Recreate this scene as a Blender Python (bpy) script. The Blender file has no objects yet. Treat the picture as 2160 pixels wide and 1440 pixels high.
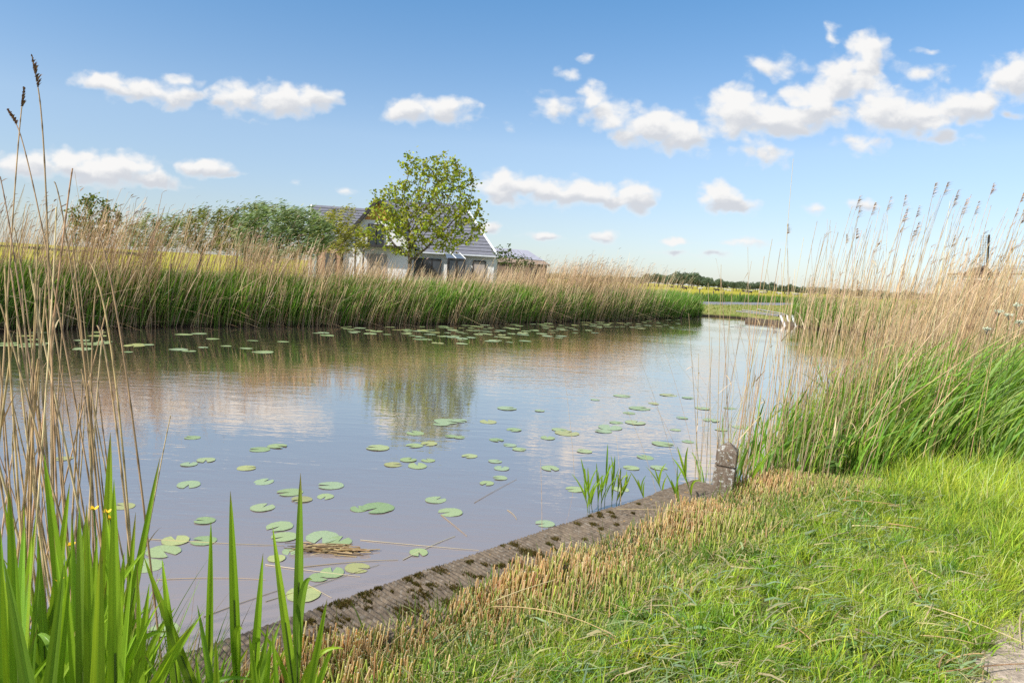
import bpy, bmesh, math, random
import numpy as np
from mathutils import Vector, Matrix
rng = np.random.default_rng(7); random.seed(7)
PI = math.pi
sc = bpy.context.scene
COL = sc.collection

# ------------------------------------------------------------------ camera
F = 1440.0; ROLL = math.radians(3.3); H = 2.05
PITCH = math.atan(140*math.cos(ROLL)/F)
cf = np.array([0, math.cos(PITCH), -math.sin(PITCH)]); u0 = np.array([0, math.sin(PITCH), math.cos(PITCH)]); r0 = np.array([1., 0, 0])
cR = r0*math.cos(ROLL)+u0*math.sin(ROLL); cU = u0*math.cos(ROLL)-r0*math.sin(ROLL)
cam_d = bpy.data.cameras.new('camera'); cam = bpy.data.objects.new('camera', cam_d); COL.objects.link(cam)
cam_d.sensor_width = 36; cam_d.lens = 24; cam_d.clip_end = 6000; cam_d.clip_start = 0.02
M = Matrix(((cR[0], cU[0], -cf[0], 0), (cR[1], cU[1], -cf[1], 0), (cR[2], cU[2], -cf[2], H), (0, 0, 0, 1)))
cam.matrix_world = M; sc.camera = cam

def ray(px, py): return cf+(px-1080)/F*cR+(720-py)/F*cU
def atz(px, py, z=0.0):
    v = ray(px, py); return np.array([0, 0, H])+v*((z-H)/v[2])
def aty(px, py, y):
    v = ray(px, py); return np.array([0, 0, H])+v*(y/v[1])

# ------------------------------------------------------------------ helpers
def tag(o, label=None, cat=None, group=None, kind=None):
    if label: o['label'] = label
    if cat: o['category'] = cat
    if group: o['group'] = group
    if kind: o['kind'] = kind
    return o
def empty(name, loc=(0, 0, 0), rz=0.0):
    o = bpy.data.objects.new(name, None); COL.objects.link(o); o.location = loc; o.rotation_euler = (0, 0, rz)
    o.empty_display_size = .1
    return o
def link(name, me, mat=None, parent=None):
    o = bpy.data.objects.new(name, me); COL.objects.link(o)
    if mat is not None:
        me.materials.clear(); me.materials.append(mat)
    if parent is not None: o.parent = parent
    return o
def copy_tree(o, parent=None):
    c = o.copy(); COL.objects.link(c)
    if parent is not None: c.parent = parent
    for ch in list(o.children): copy_tree(ch, c)
    return c

class Buf:
    """collects quad/tri geometry with a colour per vertex into one mesh"""
    def __init__(s): s.v = []; s.q = []; s.c = []; s.n = 0
    def add(s, v, q, c):
        v = np.asarray(v, np.float32).reshape(-1, 3); c = np.asarray(c, np.float32)
        if c.ndim == 1: c = np.tile(c[None, :3], (len(v), 1))
        s.v.append(v); s.q.append(np.asarray(q, np.int64).reshape(-1, 4)+s.n); s.c.append(c.reshape(-1, 3)); s.n += len(v)
    def mesh(s, name, smooth=False):
        V = np.concatenate(s.v); Q = np.concatenate(s.q).astype(np.int32); C_ = np.concatenate(s.c)
        tri = Q[:, 2] == Q[:, 3]
        tot = np.where(tri, 3, 4).astype(np.int32)
        loops = np.concatenate([q[:t] for q, t in zip(Q, tot)]) if tri.any() else Q.reshape(-1)
        me = bpy.data.meshes.new(name)
        me.vertices.add(len(V)); me.vertices.foreach_set('co', V.reshape(-1))
        me.loops.add(len(loops)); me.loops.foreach_set('vertex_index', loops.astype(np.int32))
        st = np.concatenate([[0], np.cumsum(tot)[:-1]]).astype(np.int32)
        me.polygons.add(len(Q)); me.polygons.foreach_set('loop_start', st); me.polygons.foreach_set('loop_total', tot)
        if smooth: me.polygons.foreach_set('use_smooth', np.ones(len(Q), bool))
        a = me.color_attributes.new('Col', 'FLOAT_COLOR', 'POINT')
        a.data.foreach_set('color', np.concatenate([C_, np.ones((len(C_), 1), np.float32)], 1).astype(np.float32).reshape(-1))
        me.update(calc_edges=True); me.validate()
        return me
    def obj(s, name, mat, parent=None, smooth=False): return link(name, s.mesh(name, smooth), mat, parent)

def bez(p0, p1, p2, S):
    t = np.linspace(0, 1, S+1)[None, :, None]
    return (1-t)**2*p0[:, None]+2*t*(1-t)*p1[:, None]+t*t*p2[:, None]
def hvec(n): 
    a = rng.uniform(0, 2*PI, n); return np.stack([np.cos(a), np.sin(a), np.zeros(n)], 1)
LEAF = lambda t: np.minimum(1, .35+2.4*t)*(1-t**2.2)**.8+.02
BLADE = lambda t: (1-t**1.8)*.97+.03
STEM = lambda t: 1-.45*t
def ribbons(buf, p0, p1, p2, width, S, prof, cb, ct, side=None, fold=0.0):
    """flat tapering strips along quadratic curves"""
    n = len(p0); P = bez(p0, p1, p2, S); t = np.linspace(0, 1, S+1)
    if side is None: side = hvec(n)
    w = (width[:, None]*prof(t)[None, :]*.5)[..., None]
    V = np.stack([P-side[:, None]*w, P+side[:, None]*w], 2)            # n,S+1,2,3
    base = (np.arange(n)*(S+1)*2)[:, None]; k = np.arange(S)[None, :]*2
    Q = np.stack([base+k, base+k+1, base+k+3, base+k+2], -1)
    c = cb[:, None]*(1-t)[None, :, None]+ct[:, None]*t[None, :, None]
    buf.add(V.reshape(-1, 3), Q.reshape(-1, 4), np.repeat(c[:, :, None], 2, 2).reshape(-1, 3))
def tubes(buf, P, R, sides, c, cap=True, capc=None):
    """P n,S+1,3  R n,S+1  c n,S+1,3"""
    n, m, _ = P.shape
    d = P[:, -1]-P[:, 0]; d /= np.linalg.norm(d, axis=1, keepdims=True)+1e-9
    ref = np.where(np.abs(d[:, 2:3]) > .9, np.array([[1., 0, 0]]), np.array([[0, 0, 1.]]))
    a = np.cross(d, ref); a /= np.linalg.norm(a, axis=1, keepdims=True); b = np.cross(d, a)
    th = np.arange(sides)*2*PI/sides
    ring = a[:, None]*np.cos(th)[None, :, None]+b[:, None]*np.sin(th)[None, :, None]
    V = P[:, :, None]+ring[:, None]*R[:, :, None, None]
    cc = np.repeat(c[:, :, None], sides, 2)
    base = (np.arange(n)*m*sides)[:, None, None]; k = (np.arange(m-1)*sides)[None, :, None]; j = np.arange(sides)[None, None, :]; j2 = (j+1) % sides
    Q = np.stack([base+k+j, base+k+j2, base+k+sides+j2, base+k+sides+j], -1).reshape(-1, 4)
    buf.add(V.reshape(-1, 3), Q, cc.reshape(-1, 3))
    if cap:
        cv = np.concatenate([P[:, -1:], V[:, -1]], 1)
        base = (np.arange(n)*(sides+1))[:, None]; j = np.arange(sides)[None, :]
        Q = np.stack([base+0*j, base+1+j, base+1+(j+1) % sides, base+1+(j+1) % sides], -1).reshape(-1, 4)
        cp = capc if capc is not None else c[:, -1]
        buf.add(cv.reshape(-1, 3), Q, np.repeat(cp[:, None], sides+1, 1).reshape(-1, 3))
def cmix(cols, n, jit=.15):
    """n colours drawn from a list and jittered"""
    cols = np.array(cols); i = rng.integers(0, len(cols), n)
    return np.clip(cols[i]*(1+rng.normal(0, jit, (n, 1)))*(1+rng.normal(0, jit*.3, (n, 3))), .004, .9)
def mat_new(name):
    m = bpy.data.materials.new(name); m.use_nodes = True
    nt = m.node_tree; nt.nodes.clear(); return m, nt, nt.nodes, nt.links
def N(nodes, t, **kw):
    n = nodes.new(t)
    for k, v in kw.items(): setattr(n, k, v)
    return n
def setin(n, **kw):
    for k, v in kw.items(): n.inputs[k.replace('_', ' ')].default_value = v
def veg_mat(name, trans=.35, rough=.55, spec=.25, tint=(1, 1, 1), tr_tint=(1.15, 1.1, .55)):
    m, nt, nd, L = mat_new(name)
    out = N(nd, 'ShaderNodeOutputMaterial'); at = N(nd, 'ShaderNodeAttribute', attribute_name='Col')
    oi = N(nd, 'ShaderNodeObjectInfo')
    hv = N(nd, 'ShaderNodeHueSaturation'); L.new(at.outputs['Color'], hv.inputs['Color'])
    mr = N(nd, 'ShaderNodeMapRange'); L.new(oi.outputs['Random'], mr.inputs[0]); mr.inputs[3].default_value = .86; mr.inputs[4].default_value = 1.12
    L.new(mr.outputs[0], hv.inputs['Value'])
    p = N(nd, 'ShaderNodeBsdfPrincipled'); setin(p, Roughness=rough); p.inputs['Specular IOR Level'].default_value = spec
    L.new(hv.outputs[0], p.inputs['Base Color'])
    if trans > 0:
        mx = N(nd, 'ShaderNodeMix', data_type='RGBA', blend_type='MULTIPLY'); mx.inputs[0].default_value = 1
        L.new(hv.outputs[0], mx.inputs[6]); mx.inputs[7].default_value = (*tr_tint, 1)
        t = N(nd, 'ShaderNodeBsdfTranslucent'); L.new(mx.outputs[2], t.inputs[0])
        ms = N(nd, 'ShaderNodeMixShader'); ms.inputs[0].default_value = trans
        L.new(p.outputs[0], ms.inputs[1]); L.new(t.outputs[0], ms.inputs[2]); L.new(ms.outputs[0], out.inputs[0])
    else: L.new(p.outputs[0], out.inputs[0])
    return m
def simple_mat(name, col, rough=.7, spec=.3, scale=8, var=.25, bump=0., metal=0., coord='Object', stretch=(1, 1, 1), col2=None):
    m, nt, nd, L = mat_new(name)
    out = N(nd, 'ShaderNodeOutputMaterial'); p = N(nd, 'ShaderNodeBsdfPrincipled'); L.new(p.outputs[0], out.inputs[0])
    tc = N(nd, 'ShaderNodeTexCoord'); mp = N(nd, 'ShaderNodeMapping'); L.new(tc.outputs[coord], mp.inputs[0]); mp.inputs['Scale'].default_value = stretch
    nz = N(nd, 'ShaderNodeTexNoise'); setin(nz, Scale=scale, Detail=6.0, Roughness=.65); L.new(mp.outputs[0], nz.inputs['Vector'])
    cr = N(nd, 'ShaderNodeValToRGB'); L.new(nz.outputs[0], cr.inputs[0])
    c = np.array(col); c2 = np.array(col2) if col2 is not None else c*(1+var)
    cr.color_ramp.elements[0].position = .32; cr.color_ramp.elements[1].position = .68
    cr.color_ramp.elements[0].color = (*(c*(1-var)), 1); cr.color_ramp.elements[1].color = (*np.minimum(c2, .95), 1)
    L.new(cr.outputs[0], p.inputs['Base Color']); setin(p, Roughness=rough, Metallic=metal); p.inputs['Specular IOR Level'].default_value = spec
    if bump:
        b = N(nd, 'ShaderNodeBump'); setin(b, Strength=bump, Distance=.02); L.new(nz.outputs[0], b.inputs['Height']); L.new(b.outputs[0], p.inputs['Normal'])
    return m

# ------------------------------------------------------------------ light
SUN_AZ = math.radians(-128); SUN_EL = math.radians(44)
sd_ = Vector((math.sin(SUN_AZ)*math.cos(SUN_EL), math.cos(SUN_AZ)*math.cos(SUN_EL), math.sin(SUN_EL)))
sl = bpy.data.lights.new('sun', 'SUN'); so = bpy.data.objects.new('sun', sl); COL.objects.link(so)
sl.energy = 3.1; sl.angle = math.radians(2.0); sl.color = (1, .96, .90)
so.rotation_euler = sd_.to_track_quat('Z', 'Y').to_euler()
sc.view_settings.view_transform = 'Standard'; sc.view_settings.look = 'None'; sc.view_settings.exposure = 1.0; sc.view_settings.gamma = 1

# ------------------------------------------------------------------ sky with clouds
W = bpy.data.worlds.new('World'); sc.world = W; W.use_nodes = True
nt = W.node_tree; nd = nt.nodes; L = nt.links; nd.clear()
def vmath(tree, op, a=None, b=None):
    n = tree.nodes.new('ShaderNodeVectorMath'); n.operation = op
    for i, x in enumerate((a, b)):
        if x is None: continue
        if hasattr(x, 'node'): tree.links.new(x, n.inputs[i])
        else: n.inputs[i].default_value = x
    return n
def fmath(tree, op, a=None, b=None, c=None, clamp=False):
    n = tree.nodes.new('ShaderNodeMath'); n.operation = op; n.use_clamp = clamp
    for i, x in enumerate((a, b, c)):
        if x is None: continue
        if hasattr(x, 'node'): tree.links.new(x, n.inputs[i])
        else: n.inputs[i].default_value = x
    return n.outputs[0]
def sstep(tree, x, lo, hi, a=0., b=1.):
    n = tree.nodes.new('ShaderNodeMapRange'); n.interpolation_type = 'SMOOTHSTEP'
    tree.links.new(x, n.inputs[0]); n.inputs[1].default_value = lo; n.inputs[2].default_value = hi; n.inputs[3].default_value = a; n.inputs[4].default_value = b
    return n.outputs[0]
PUFFS = [ # pixel centre, radii, weight
 (222,172,58,20,1),(300,190,75,26,1),(372,205,50,30,1),(385,168,40,16,.55),(418,205,30,18,.5),
 (515,205,65,32,1),(600,212,85,36,1),(672,207,50,26,1),(468,222,35,12,.7),(535,250,22,12,.45),
 (855,235,58,28,1),(935,235,58,34,1),(1005,225,14,10,.4),
 (70,350,90,30,.9),(145,338,70,24,1),(215,362,110,32,1.1),(265,350,60,30,1),(330,378,60,22,1),(425,355,65,22,1),(480,368,40,9,.7),
 (1060,393,56,36,1.1),(1150,402,80,28,1.1),(1235,408,75,30,1.1),(1342,416,46,34,1.1),(1290,425,60,18,1),
 (1513,415,42,34,1.1),(1545,432,58,22,1.1),
 (1168,228,40,30,.6),(1245,205,38,34,.8),(1290,240,70,32,.85),(1340,238,50,20,.6),(1375,268,75,40,1.1),(1440,285,62,38,1.1),(1330,290,40,22,.8),
 (1202,158,36,15,.6),(1238,122,16,10,.4),
 (1555,235,62,58,1.1),(1640,252,90,36,1.15),(1735,240,58,36,1.1),(1715,205,70,32,1.1),(1775,165,52,50,1.1),(1832,102,48,38,1.1),(1822,155,48,45,1.1),
 (1640,140,60,24,.62),(1935,152,80,20,.55),(1965,108,22,8,.5),(1755,75,18,20,.4),
 (1870,235,75,48,1.1),(1945,245,80,42,1.1),(2035,225,70,36,1.1),(2085,205,40,22,1),(1820,300,70,24,.55),(1985,290,65,20,.7),(2150,165,65,48,1.05),(2130,240,40,10,.4),
 (1600,325,75,24,.6),(1838,325,12,24,.45),
 (1140,497,42,11,.8),(1030,480,24,16,.8),(1275,500,38,14,.8),(1425,508,35,10,.75),(1590,511,68,11,.75),(1430,534,62,8,.65),(1505,532,38,8,.6),(1825,430,40,15,.7),(1725,440,32,9,.4),(722,400,26,9,.4),(1070,258,22,14,.35),(620,388,16,9,.35),(330,470,60,14,.5),(640,470,90,12,.35)]
g = bpy.data.node_groups.new('cloud_field', 'ShaderNodeTree')
g.interface.new_socket('P', in_out='INPUT', socket_type='NodeSocketVector'); g.interface.new_socket('F', in_out='OUTPUT', socket_type='NodeSocketFloat')
gi = g.nodes.new('NodeGroupInput'); go = g.nodes.new('NodeGroupOutput')
acc = None
for (px, py, rx, ry, w) in PUFFS:
    v = ray(px, py); c = (v[0]/v[1], v[2]/v[1], 0)
    s = vmath(g, 'SUBTRACT', gi.outputs[0], c); m_ = vmath(g, 'MULTIPLY', s.outputs[0], (F/rx/1.25, F/ry/1.25, 0)); l_ = vmath(g, 'LENGTH', m_.outputs[0])
    f_ = fmath(g, 'MULTIPLY_ADD', l_.outputs['Value'], -w, w)
    if acc is None: acc = f_
    else: acc = fmath(g, 'SMOOTH_MAX', acc, f_, .22)
g.links.new(acc, go.inputs[0])
tc = N(nd, 'ShaderNodeTexCoord'); sep = N(nd, 'ShaderNodeSeparateXYZ'); L.new(tc.outputs['Generated'], sep.inputs[0])
yy = fmath(nt, 'MAXIMUM', sep.outputs[1], .02)
cx = fmath(nt, 'DIVIDE', sep.outputs[0], yy); cz = fmath(nt, 'DIVIDE', sep.outputs[2], yy)
cmb = N(nd, 'ShaderNodeCombineXYZ'); L.new(cx, cmb.inputs[0]); L.new(cz, cmb.inputs[1])
P = cmb.outputs[0]
st = vmath(nt, 'MULTIPLY', P, (1, 1.35, 1)).outputs[0]
wz = N(nd, 'ShaderNodeTexNoise'); setin(wz, Scale=22., Detail=3., Roughness=.55); L.new(st, wz.inputs['Vector'])
wv = vmath(nt, 'SUBTRACT', wz.outputs['Color'], (.5, .5, .5)); wv = vmath(nt, 'MULTIPLY', wv.outputs[0], (.045, .022, 0))
P2 = vmath(nt, 'ADD', P, wv.outputs[0]).outputs[0]
ga = N(nd, 'ShaderNodeGroup'); ga.node_tree = g; L.new(P2, ga.inputs[0])
def gat(off):
    n = N(nd, 'ShaderNodeGroup'); n.node_tree = g; L.new(vmath(nt, 'ADD', P2, off).outputs[0], n.inputs[0]); return n.outputs[0]
gup = gat((-.010, .020, 0)); gdn = gat((.010, -.020, 0))
nz = N(nd, 'ShaderNodeTexNoise'); setin(nz, Scale=27., Detail=9., Roughness=.56, Distortion=.25); L.new(st, nz.inputs['Vector'])
nzb = N(nd, 'ShaderNodeTexNoise'); setin(nzb, Scale=27., Detail=5., Roughness=.56, Distortion=.25); L.new(vmath(nt, 'ADD', st, (-.006, .012, 0)).outputs[0], nzb.inputs['Vector'])
def billow(v):
    vo = N(nd, 'ShaderNodeTexVoronoi', voronoi_dimensions='2D', feature='F1'); setin(vo, Scale=40.); L.new(v, vo.inputs['Vector']); return fmath(nt, 'MULTIPLY_ADD', vo.outputs['Distance'], -.40, .17)
wst = vmath(nt, 'ADD', st, wv.outputs[0]).outputs[0]
bia = billow(wst)
fa = fmath(nt, 'MULTIPLY_ADD', fmath(nt, 'SUBTRACT', nz.outputs[0], .5), 1.1, fmath(nt, 'ADD', ga.outputs[0], bia))
front = sstep(nt, sep.outputs[1], .05, .2)
alpha = fmath(nt, 'MULTIPLY', sstep(nt, fa, .03, .66), front)
lit = sstep(nt, fmath(nt, 'ADD', fmath(nt, 'SUBTRACT', gdn, gup), fmath(nt, 'MULTIPLY', fmath(nt, 'SUBTRACT', nz.outputs[0], nzb.outputs[0]), 1.6)), -.78, .26)
thick = sstep(nt, fa, .12, .6)
# cloud overhead and behind, out of frame (it lights the place and is mirrored in the water)
dz = fmath(nt, 'ADD', fmath(nt, 'MAXIMUM', sep.outputs[2], 0.), .12)
ov = N(nd, 'ShaderNodeCombineXYZ'); L.new(fmath(nt, 'DIVIDE', sep.outputs[0], dz), ov.inputs[0]); L.new(fmath(nt, 'DIVIDE', sep.outputs[1], dz), ov.inputs[1])
nz2 = N(nd, 'ShaderNodeTexNoise'); setin(nz2, Scale=1.1, Detail=7., Roughness=.58, Distortion=.3); L.new(ov.outputs[0], nz2.inputs['Vector'])
above = fmath(nt, 'MAXIMUM', sstep(nt, sep.outputs[2], .42, .55), sstep(nt, sep.outputs[1], .15, -.1))
a2 = fmath(nt, 'MULTIPLY', sstep(nt, nz2.outputs[0], .36, .60), fmath(nt, 'MULTIPLY', above, .8))
sky = N(nd, 'ShaderNodeTexSky', sky_type='NISHITA'); sky.sun_disc = False; sky.sun_elevation = SUN_EL; sky.sun_rotation = SUN_AZ % (2*PI)
sky.air_density = 1.0; sky.dust_density = .25; sky.ozone_density = 2.2
SKYMUL = N(nd, 'ShaderNodeMix', data_type='RGBA', blend_type='MULTIPLY'); SKYMUL.inputs[0].default_value = 1
L.new(sky.outputs[0], SKYMUL.inputs[6]); 
skr = N(nd, 'ShaderNodeValToRGB'); L.new(sep.outputs[2], skr.inputs[0]); skr.color_ramp.elements[0].position = 0.0; skr.color_ramp.elements[0].color = (.53, .585, .73, 1)
skr.color_ramp.elements[1].position = .42; skr.color_ramp.elements[1].color = (.50, .85, 1.0, 1)
_e = skr.color_ramp.elements.new(.18); _e.color = (.90, .87, .86, 1)
_e = skr.color_ramp.elements.new(.08); _e.color = (.72, .70, .75, 1)
L.new(skr.outputs[0], SKYMUL.inputs[7])
CB = 5.25
cw = N(nd, 'ShaderNodeMix', data_type='RGBA'); cw.inputs[6].default_value = (CB*.70, CB*.73, CB*.785, 1); cw.inputs[7].default_value = (CB*1.0, CB*.995, CB*.985, 1)
L.new(lit, cw.inputs[0])
thin = N(nd, 'ShaderNodeMix', data_type='RGBA'); thin.inputs[6].default_value = (CB*.93, CB*.95, CB*.97, 1); L.new(thick, thin.inputs[0]); L.new(cw.outputs[2], thin.inputs[7])
m1 = N(nd, 'ShaderNodeMix', data_type='RGBA'); L.new(alpha, m1.inputs[0]); L.new(SKYMUL.outputs[2], m1.inputs[6]); L.new(thin.outputs[2], m1.inputs[7])
m2 = N(nd, 'ShaderNodeMix', data_type='RGBA'); L.new(a2, m2.inputs[0]); L.new(m1.outputs[2], m2.inputs[6]); m2.inputs[7].default_value = (CB*.82, CB*.82, CB*.84, 1)
bg = N(nd, 'ShaderNodeBackground'); bg.inputs[1].default_value = .09; L.new(m2.outputs[2], bg.inputs[0])
wo = N(nd, 'ShaderNodeOutputWorld'); L.new(bg.outputs[0], wo.inputs[0])
W.cycles.sampling_method = 'MANUAL'; W.cycles.sample_map_resolution = 512

# ------------------------------------------------------------------ the canal and the ground
T = np.array([.70, .714]); T /= np.linalg.norm(T); NIN = np.array([T[1], -T[0]])        # along the quay, and inland
Q0 = np.array([-.42, 3.83])
def shore(u, w=0.): return Q0+T*u+NIN*w
FAR = [(-60, -36), (-30, -4), (-16, 12.2), (-12.4, 16.45), (-10.4, 19.06), (-6.8, 22.2), (-1.6, 27.3), (5.4, 35.6), (10.5, 42.6), (12.6, 45.8)]
END = [(14.2, 47.0), (15.4, 46.2), (16.2, 41.2), (17, 39.4), (19, 36.2), (22, 33.2), (26, 31.5)]
near_pts = [tuple(shore(u)) for u in (34, 20, 10, 3.2, -4, -70)]
POLY = np.array(FAR+END+near_pts)
def sdist(x, y):
    """distance to the canal outline, positive over water"""
    p = np.stack([x, y], -1); best = np.full(x.shape, 1e9); inside = np.zeros(x.shape, bool)
    for i in range(len(POLY)):
        a = POLY[i]; b = POLY[(i+1) % len(POLY)]; e = b-a
        t = np.clip(((p-a)@e)/(e@e), 0, 1); dd = np.linalg.norm(p-a-t[..., None]*e, axis=-1); best = np.minimum(best, dd)
        cond = (a[1] > y) != (b[1] > y)
        with np.errstate(divide='ignore', invalid='ignore'): xi = a[0]+(y-a[1])*e[0]/(e[1] if e[1] else 1e-9)
        inside ^= cond & (x < xi)
    return np.where(inside, best, -best)
def smooth(x, a, b):
    t = np.clip((x-a)/(b-a), 0, 1); return t*t*(3-2*t)
def height(x, y):
    x = np.asarray(x, float); y = np.asarray(y, float)
    s = sdist(x, y); w = (x-Q0[0])*NIN[0]+(y-Q0[1])*NIN[1]
    near = smooth(w, -4, 1)*(1-smooth(y, 14, 26))
    land_near = .24+.20*smooth(-s, .5, 1.5)
    land = .30*(1-near)+land_near*near-.1*np.exp(-((x-14)**2+(y-50)**2)/60)
    land = land+.02*np.sin(x*1.7+1.3*np.sin(y*.9))*np.sin(y*1.3)*(np.abs(x) < 60)
    land = land+ 9*smooth(y, 900, 1500)*smooth(np.abs(x+900), 1500, 200)
    z = np.where(s > 0, np.maximum(-.6, -.05-s*1.2), land*smooth(-s, -.02, .18)-.05*(1-smooth(-s, 0, .18)))
    return z
nx, ny = 300, 300
ux = np.linspace(-1, 1, nx); gx = 1.3*np.sinh(ux*7.6)+.8
uy = np.linspace(-.62, 1, ny); gy = 1.3*np.sinh(uy*7.7)+4.2
GX, GY = np.meshgrid(gx, gy); GZ = height(GX, GY)
b = Buf(); idx = np.arange(nx*ny).reshape(ny, nx)
b.add(np.stack([GX, GY, GZ], -1).reshape(-1, 3), np.stack([idx[:-1, :-1], idx[:-1, 1:], idx[1:, 1:], idx[1:, :-1]], -1).reshape(-1, 4), np.array([.1, .1, .1]))
def ground_mat():
    m, nt, nd, L = mat_new('ground_soil_and_meadow')
    out = N(nd, 'ShaderNodeOutputMaterial'); p = N(nd, 'ShaderNodeBsdfPrincipled'); L.new(p.outputs[0], out.inputs[0]); setin(p, Roughness=.9)
    p.inputs['Specular IOR Level'].default_value = .1
    ge = N(nd, 'ShaderNodeNewGeometry'); sp = N(nd, 'ShaderNodeSeparateXYZ'); L.new(ge.outputs['Position'], sp.inputs[0])
    n1 = N(nd, 'ShaderNodeTexNoise'); setin(n1, Scale=9., Detail=8., Roughness=.7); L.new(ge.outputs['Position'], n1.inputs['Vector'])
    r1 = N(nd, 'ShaderNodeValToRGB'); L.new(n1.outputs[0], r1.inputs[0])
    r1.color_ramp.elements[0].color = (.085, .068, .035, 1); r1.color_ramp.elements[0].position = .35; r1.color_ramp.elements[1].color = (.15, .17, .05, 1); r1.color_ramp.elements[1].position = .62
    mp = N(nd, 'ShaderNodeMapping'); mp.inputs['Scale'].default_value = (.012, .05, 1); L.new(ge.outputs['Position'], mp.inputs[0])
    n2 = N(nd, 'ShaderNodeTexNoise'); setin(n2, Scale=1., Detail=6., Roughness=.6); L.new(mp.outputs[0], n2.inputs['Vector'])
    r2 = N(nd, 'ShaderNodeValToRGB'); L.new(n2.outputs[0], r2.inputs[0])
    r2.color_ramp.elements[0].color = (.19, .21, .035, 1); r2.color_ramp.elements[0].position = .35
    e = r2.color_ramp.elements[1]; e.color = (.40, .34, .03, 1); e.position = .5
    e = r2.color_ramp.elements.new(.72); e.color = (.27, .28, .04, 1)
    n3 = N(nd, 'ShaderNodeTexNoise'); setin(n3, Scale=1.6, Detail=5.); L.new(ge.outputs['Position'], n3.inputs['Vector'])
    r3 = N(nd, 'ShaderNodeValToRGB'); L.new(n3.outputs[0], r3.inputs[0]); r3.color_ramp.elements[0].position = .35; r3.color_ramp.elements[1].position = .7
    r3.color_ramp.elements[0].color = (.15, .20, .035, 1); r3.color_ramp.elements[1].color = (.33, .29, .10, 1)
    k1 = N(nd, 'ShaderNodeMapRange'); L.new(sp.outputs[1], k1.inputs[0]); k1.inputs[1].default_value = 17; k1.inputs[2].default_value = 30
    k2 = N(nd, 'ShaderNodeMapRange'); L.new(sp.outputs[1], k2.inputs[0]); k2.inputs[1].default_value = 70; k2.inputs[2].default_value = 95
    a = N(nd, 'ShaderNodeMix', data_type='RGBA'); L.new(k1.outputs[0], a.inputs[0]); L.new(r1.outputs[0], a.inputs[6]); L.new(r3.outputs[0], a.inputs[7])
    c = N(nd, 'ShaderNodeMix', data_type='RGBA'); L.new(k2.outputs[0], c.inputs[0]); L.new(a.outputs[2], c.inputs[6]); L.new(r2.outputs[0], c.inputs[7])
    # wet mud just above the water
    kz = N(nd, 'ShaderNodeMapRange'); L.new(sp.outputs[2], kz.inputs[0]); kz.inputs[1].default_value = .06; kz.inputs[2].default_value = .2
    mz = N(nd, 'ShaderNodeMix', data_type='RGBA'); L.new(kz.outputs[0], mz.inputs[0]); mz.inputs[6].default_value = (.03, .022, .014, 1); L.new(c.outputs[2], mz.inputs[7])
    L.new(mz.outputs[2], p.inputs['Base Color'])
    bp = N(nd, 'ShaderNodeBump'); setin(bp, Strength=.6, Distance=.03); L.new(n1.outputs[0], bp.inputs['Height']); L.new(bp.outputs[0], p.inputs['Normal'])
    return m
tag(b.obj('ground', ground_mat(), smooth=True), 'flat polder land either side of the canal', kind='structure')

def water_mat():
    m, nt, nd, L = mat_new('canal_water')
    out = N(nd, 'ShaderNodeOutputMaterial'); df = N(nd, 'ShaderNodeBsdfDiffuse'); df.inputs[0].default_value = (.275, .23, .215, 1)
    gl = N(nd, 'ShaderNodeBsdfGlossy'); gl.inputs['Roughness'].default_value = .02; gl.inputs[0].default_value = (.97, .87, .755, 1)
    lw = N(nd, 'ShaderNodeLayerWeight'); lw.inputs[0].default_value = .5
    fr_ = sstep(nt, lw.outputs['Facing'], .52, .90, .18, .97)
    ms = N(nd, 'ShaderNodeMixShader'); L.new(fr_, ms.inputs[0]); L.new(df.outputs[0], ms.inputs[1]); L.new(gl.outputs[0], ms.inputs[2]); L.new(ms.outputs[0], out.inputs[0])
    ge = N(nd, 'ShaderNodeNewGeometry')
    mp = N(nd, 'ShaderNodeMapping'); mp.inputs['Rotation'].default_value = (0, 0, math.radians(-20)); mp.inputs['Scale'].default_value = (.55, 1.6, 1); L.new(ge.outputs['Position'], mp.inputs[0])
    a = N(nd, 'ShaderNodeTexNoise'); setin(a, Scale=3.2, Detail=3., Roughness=.5, Distortion=.4); L.new(mp.outputs[0], a.inputs['Vector'])
    b_ = N(nd, 'ShaderNodeTexNoise'); setin(b_, Scale=11., Detail=2., Roughness=.5); L.new(mp.outputs[0], b_.inputs['Vector'])
    pa = N(nd, 'ShaderNodeTexNoise'); setin(pa, Scale=.16, Detail=2.); L.new(mp.outputs[0], pa.inputs['Vector'])
    k = N(nd, 'ShaderNodeMapRange'); L.new(pa.outputs[0], k.inputs[0]); k.inputs[1].default_value = .38; k.inputs[2].default_value = .62; k.inputs[3].default_value = .12; k.inputs[4].default_value = 1.
    ad = fmath(nt, 'MULTIPLY_ADD', b_.outputs[0], .3, a.outputs[0]); hh = fmath(nt, 'MULTIPLY', ad, k.outputs[0])
    bp = N(nd, 'ShaderNodeBump'); setin(bp, Strength=.15, Distance=.05); L.new(hh, bp.inputs['Height']); L.new(bp.outputs[0], gl.inputs['Normal']); L.new(bp.outputs[0], lw.inputs['Normal'])
    return m
b = Buf(); b.add([(-80, -60, 0), (40, -60, 0), (40, 60, 0), (-80, 60, 0)], [(0, 1, 2, 3)], np.array([.1, .1, .1]))
tag(b.obj('water', water_mat()), 'calm grey canal water mirroring the reeds and sky', kind='structure')

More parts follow.
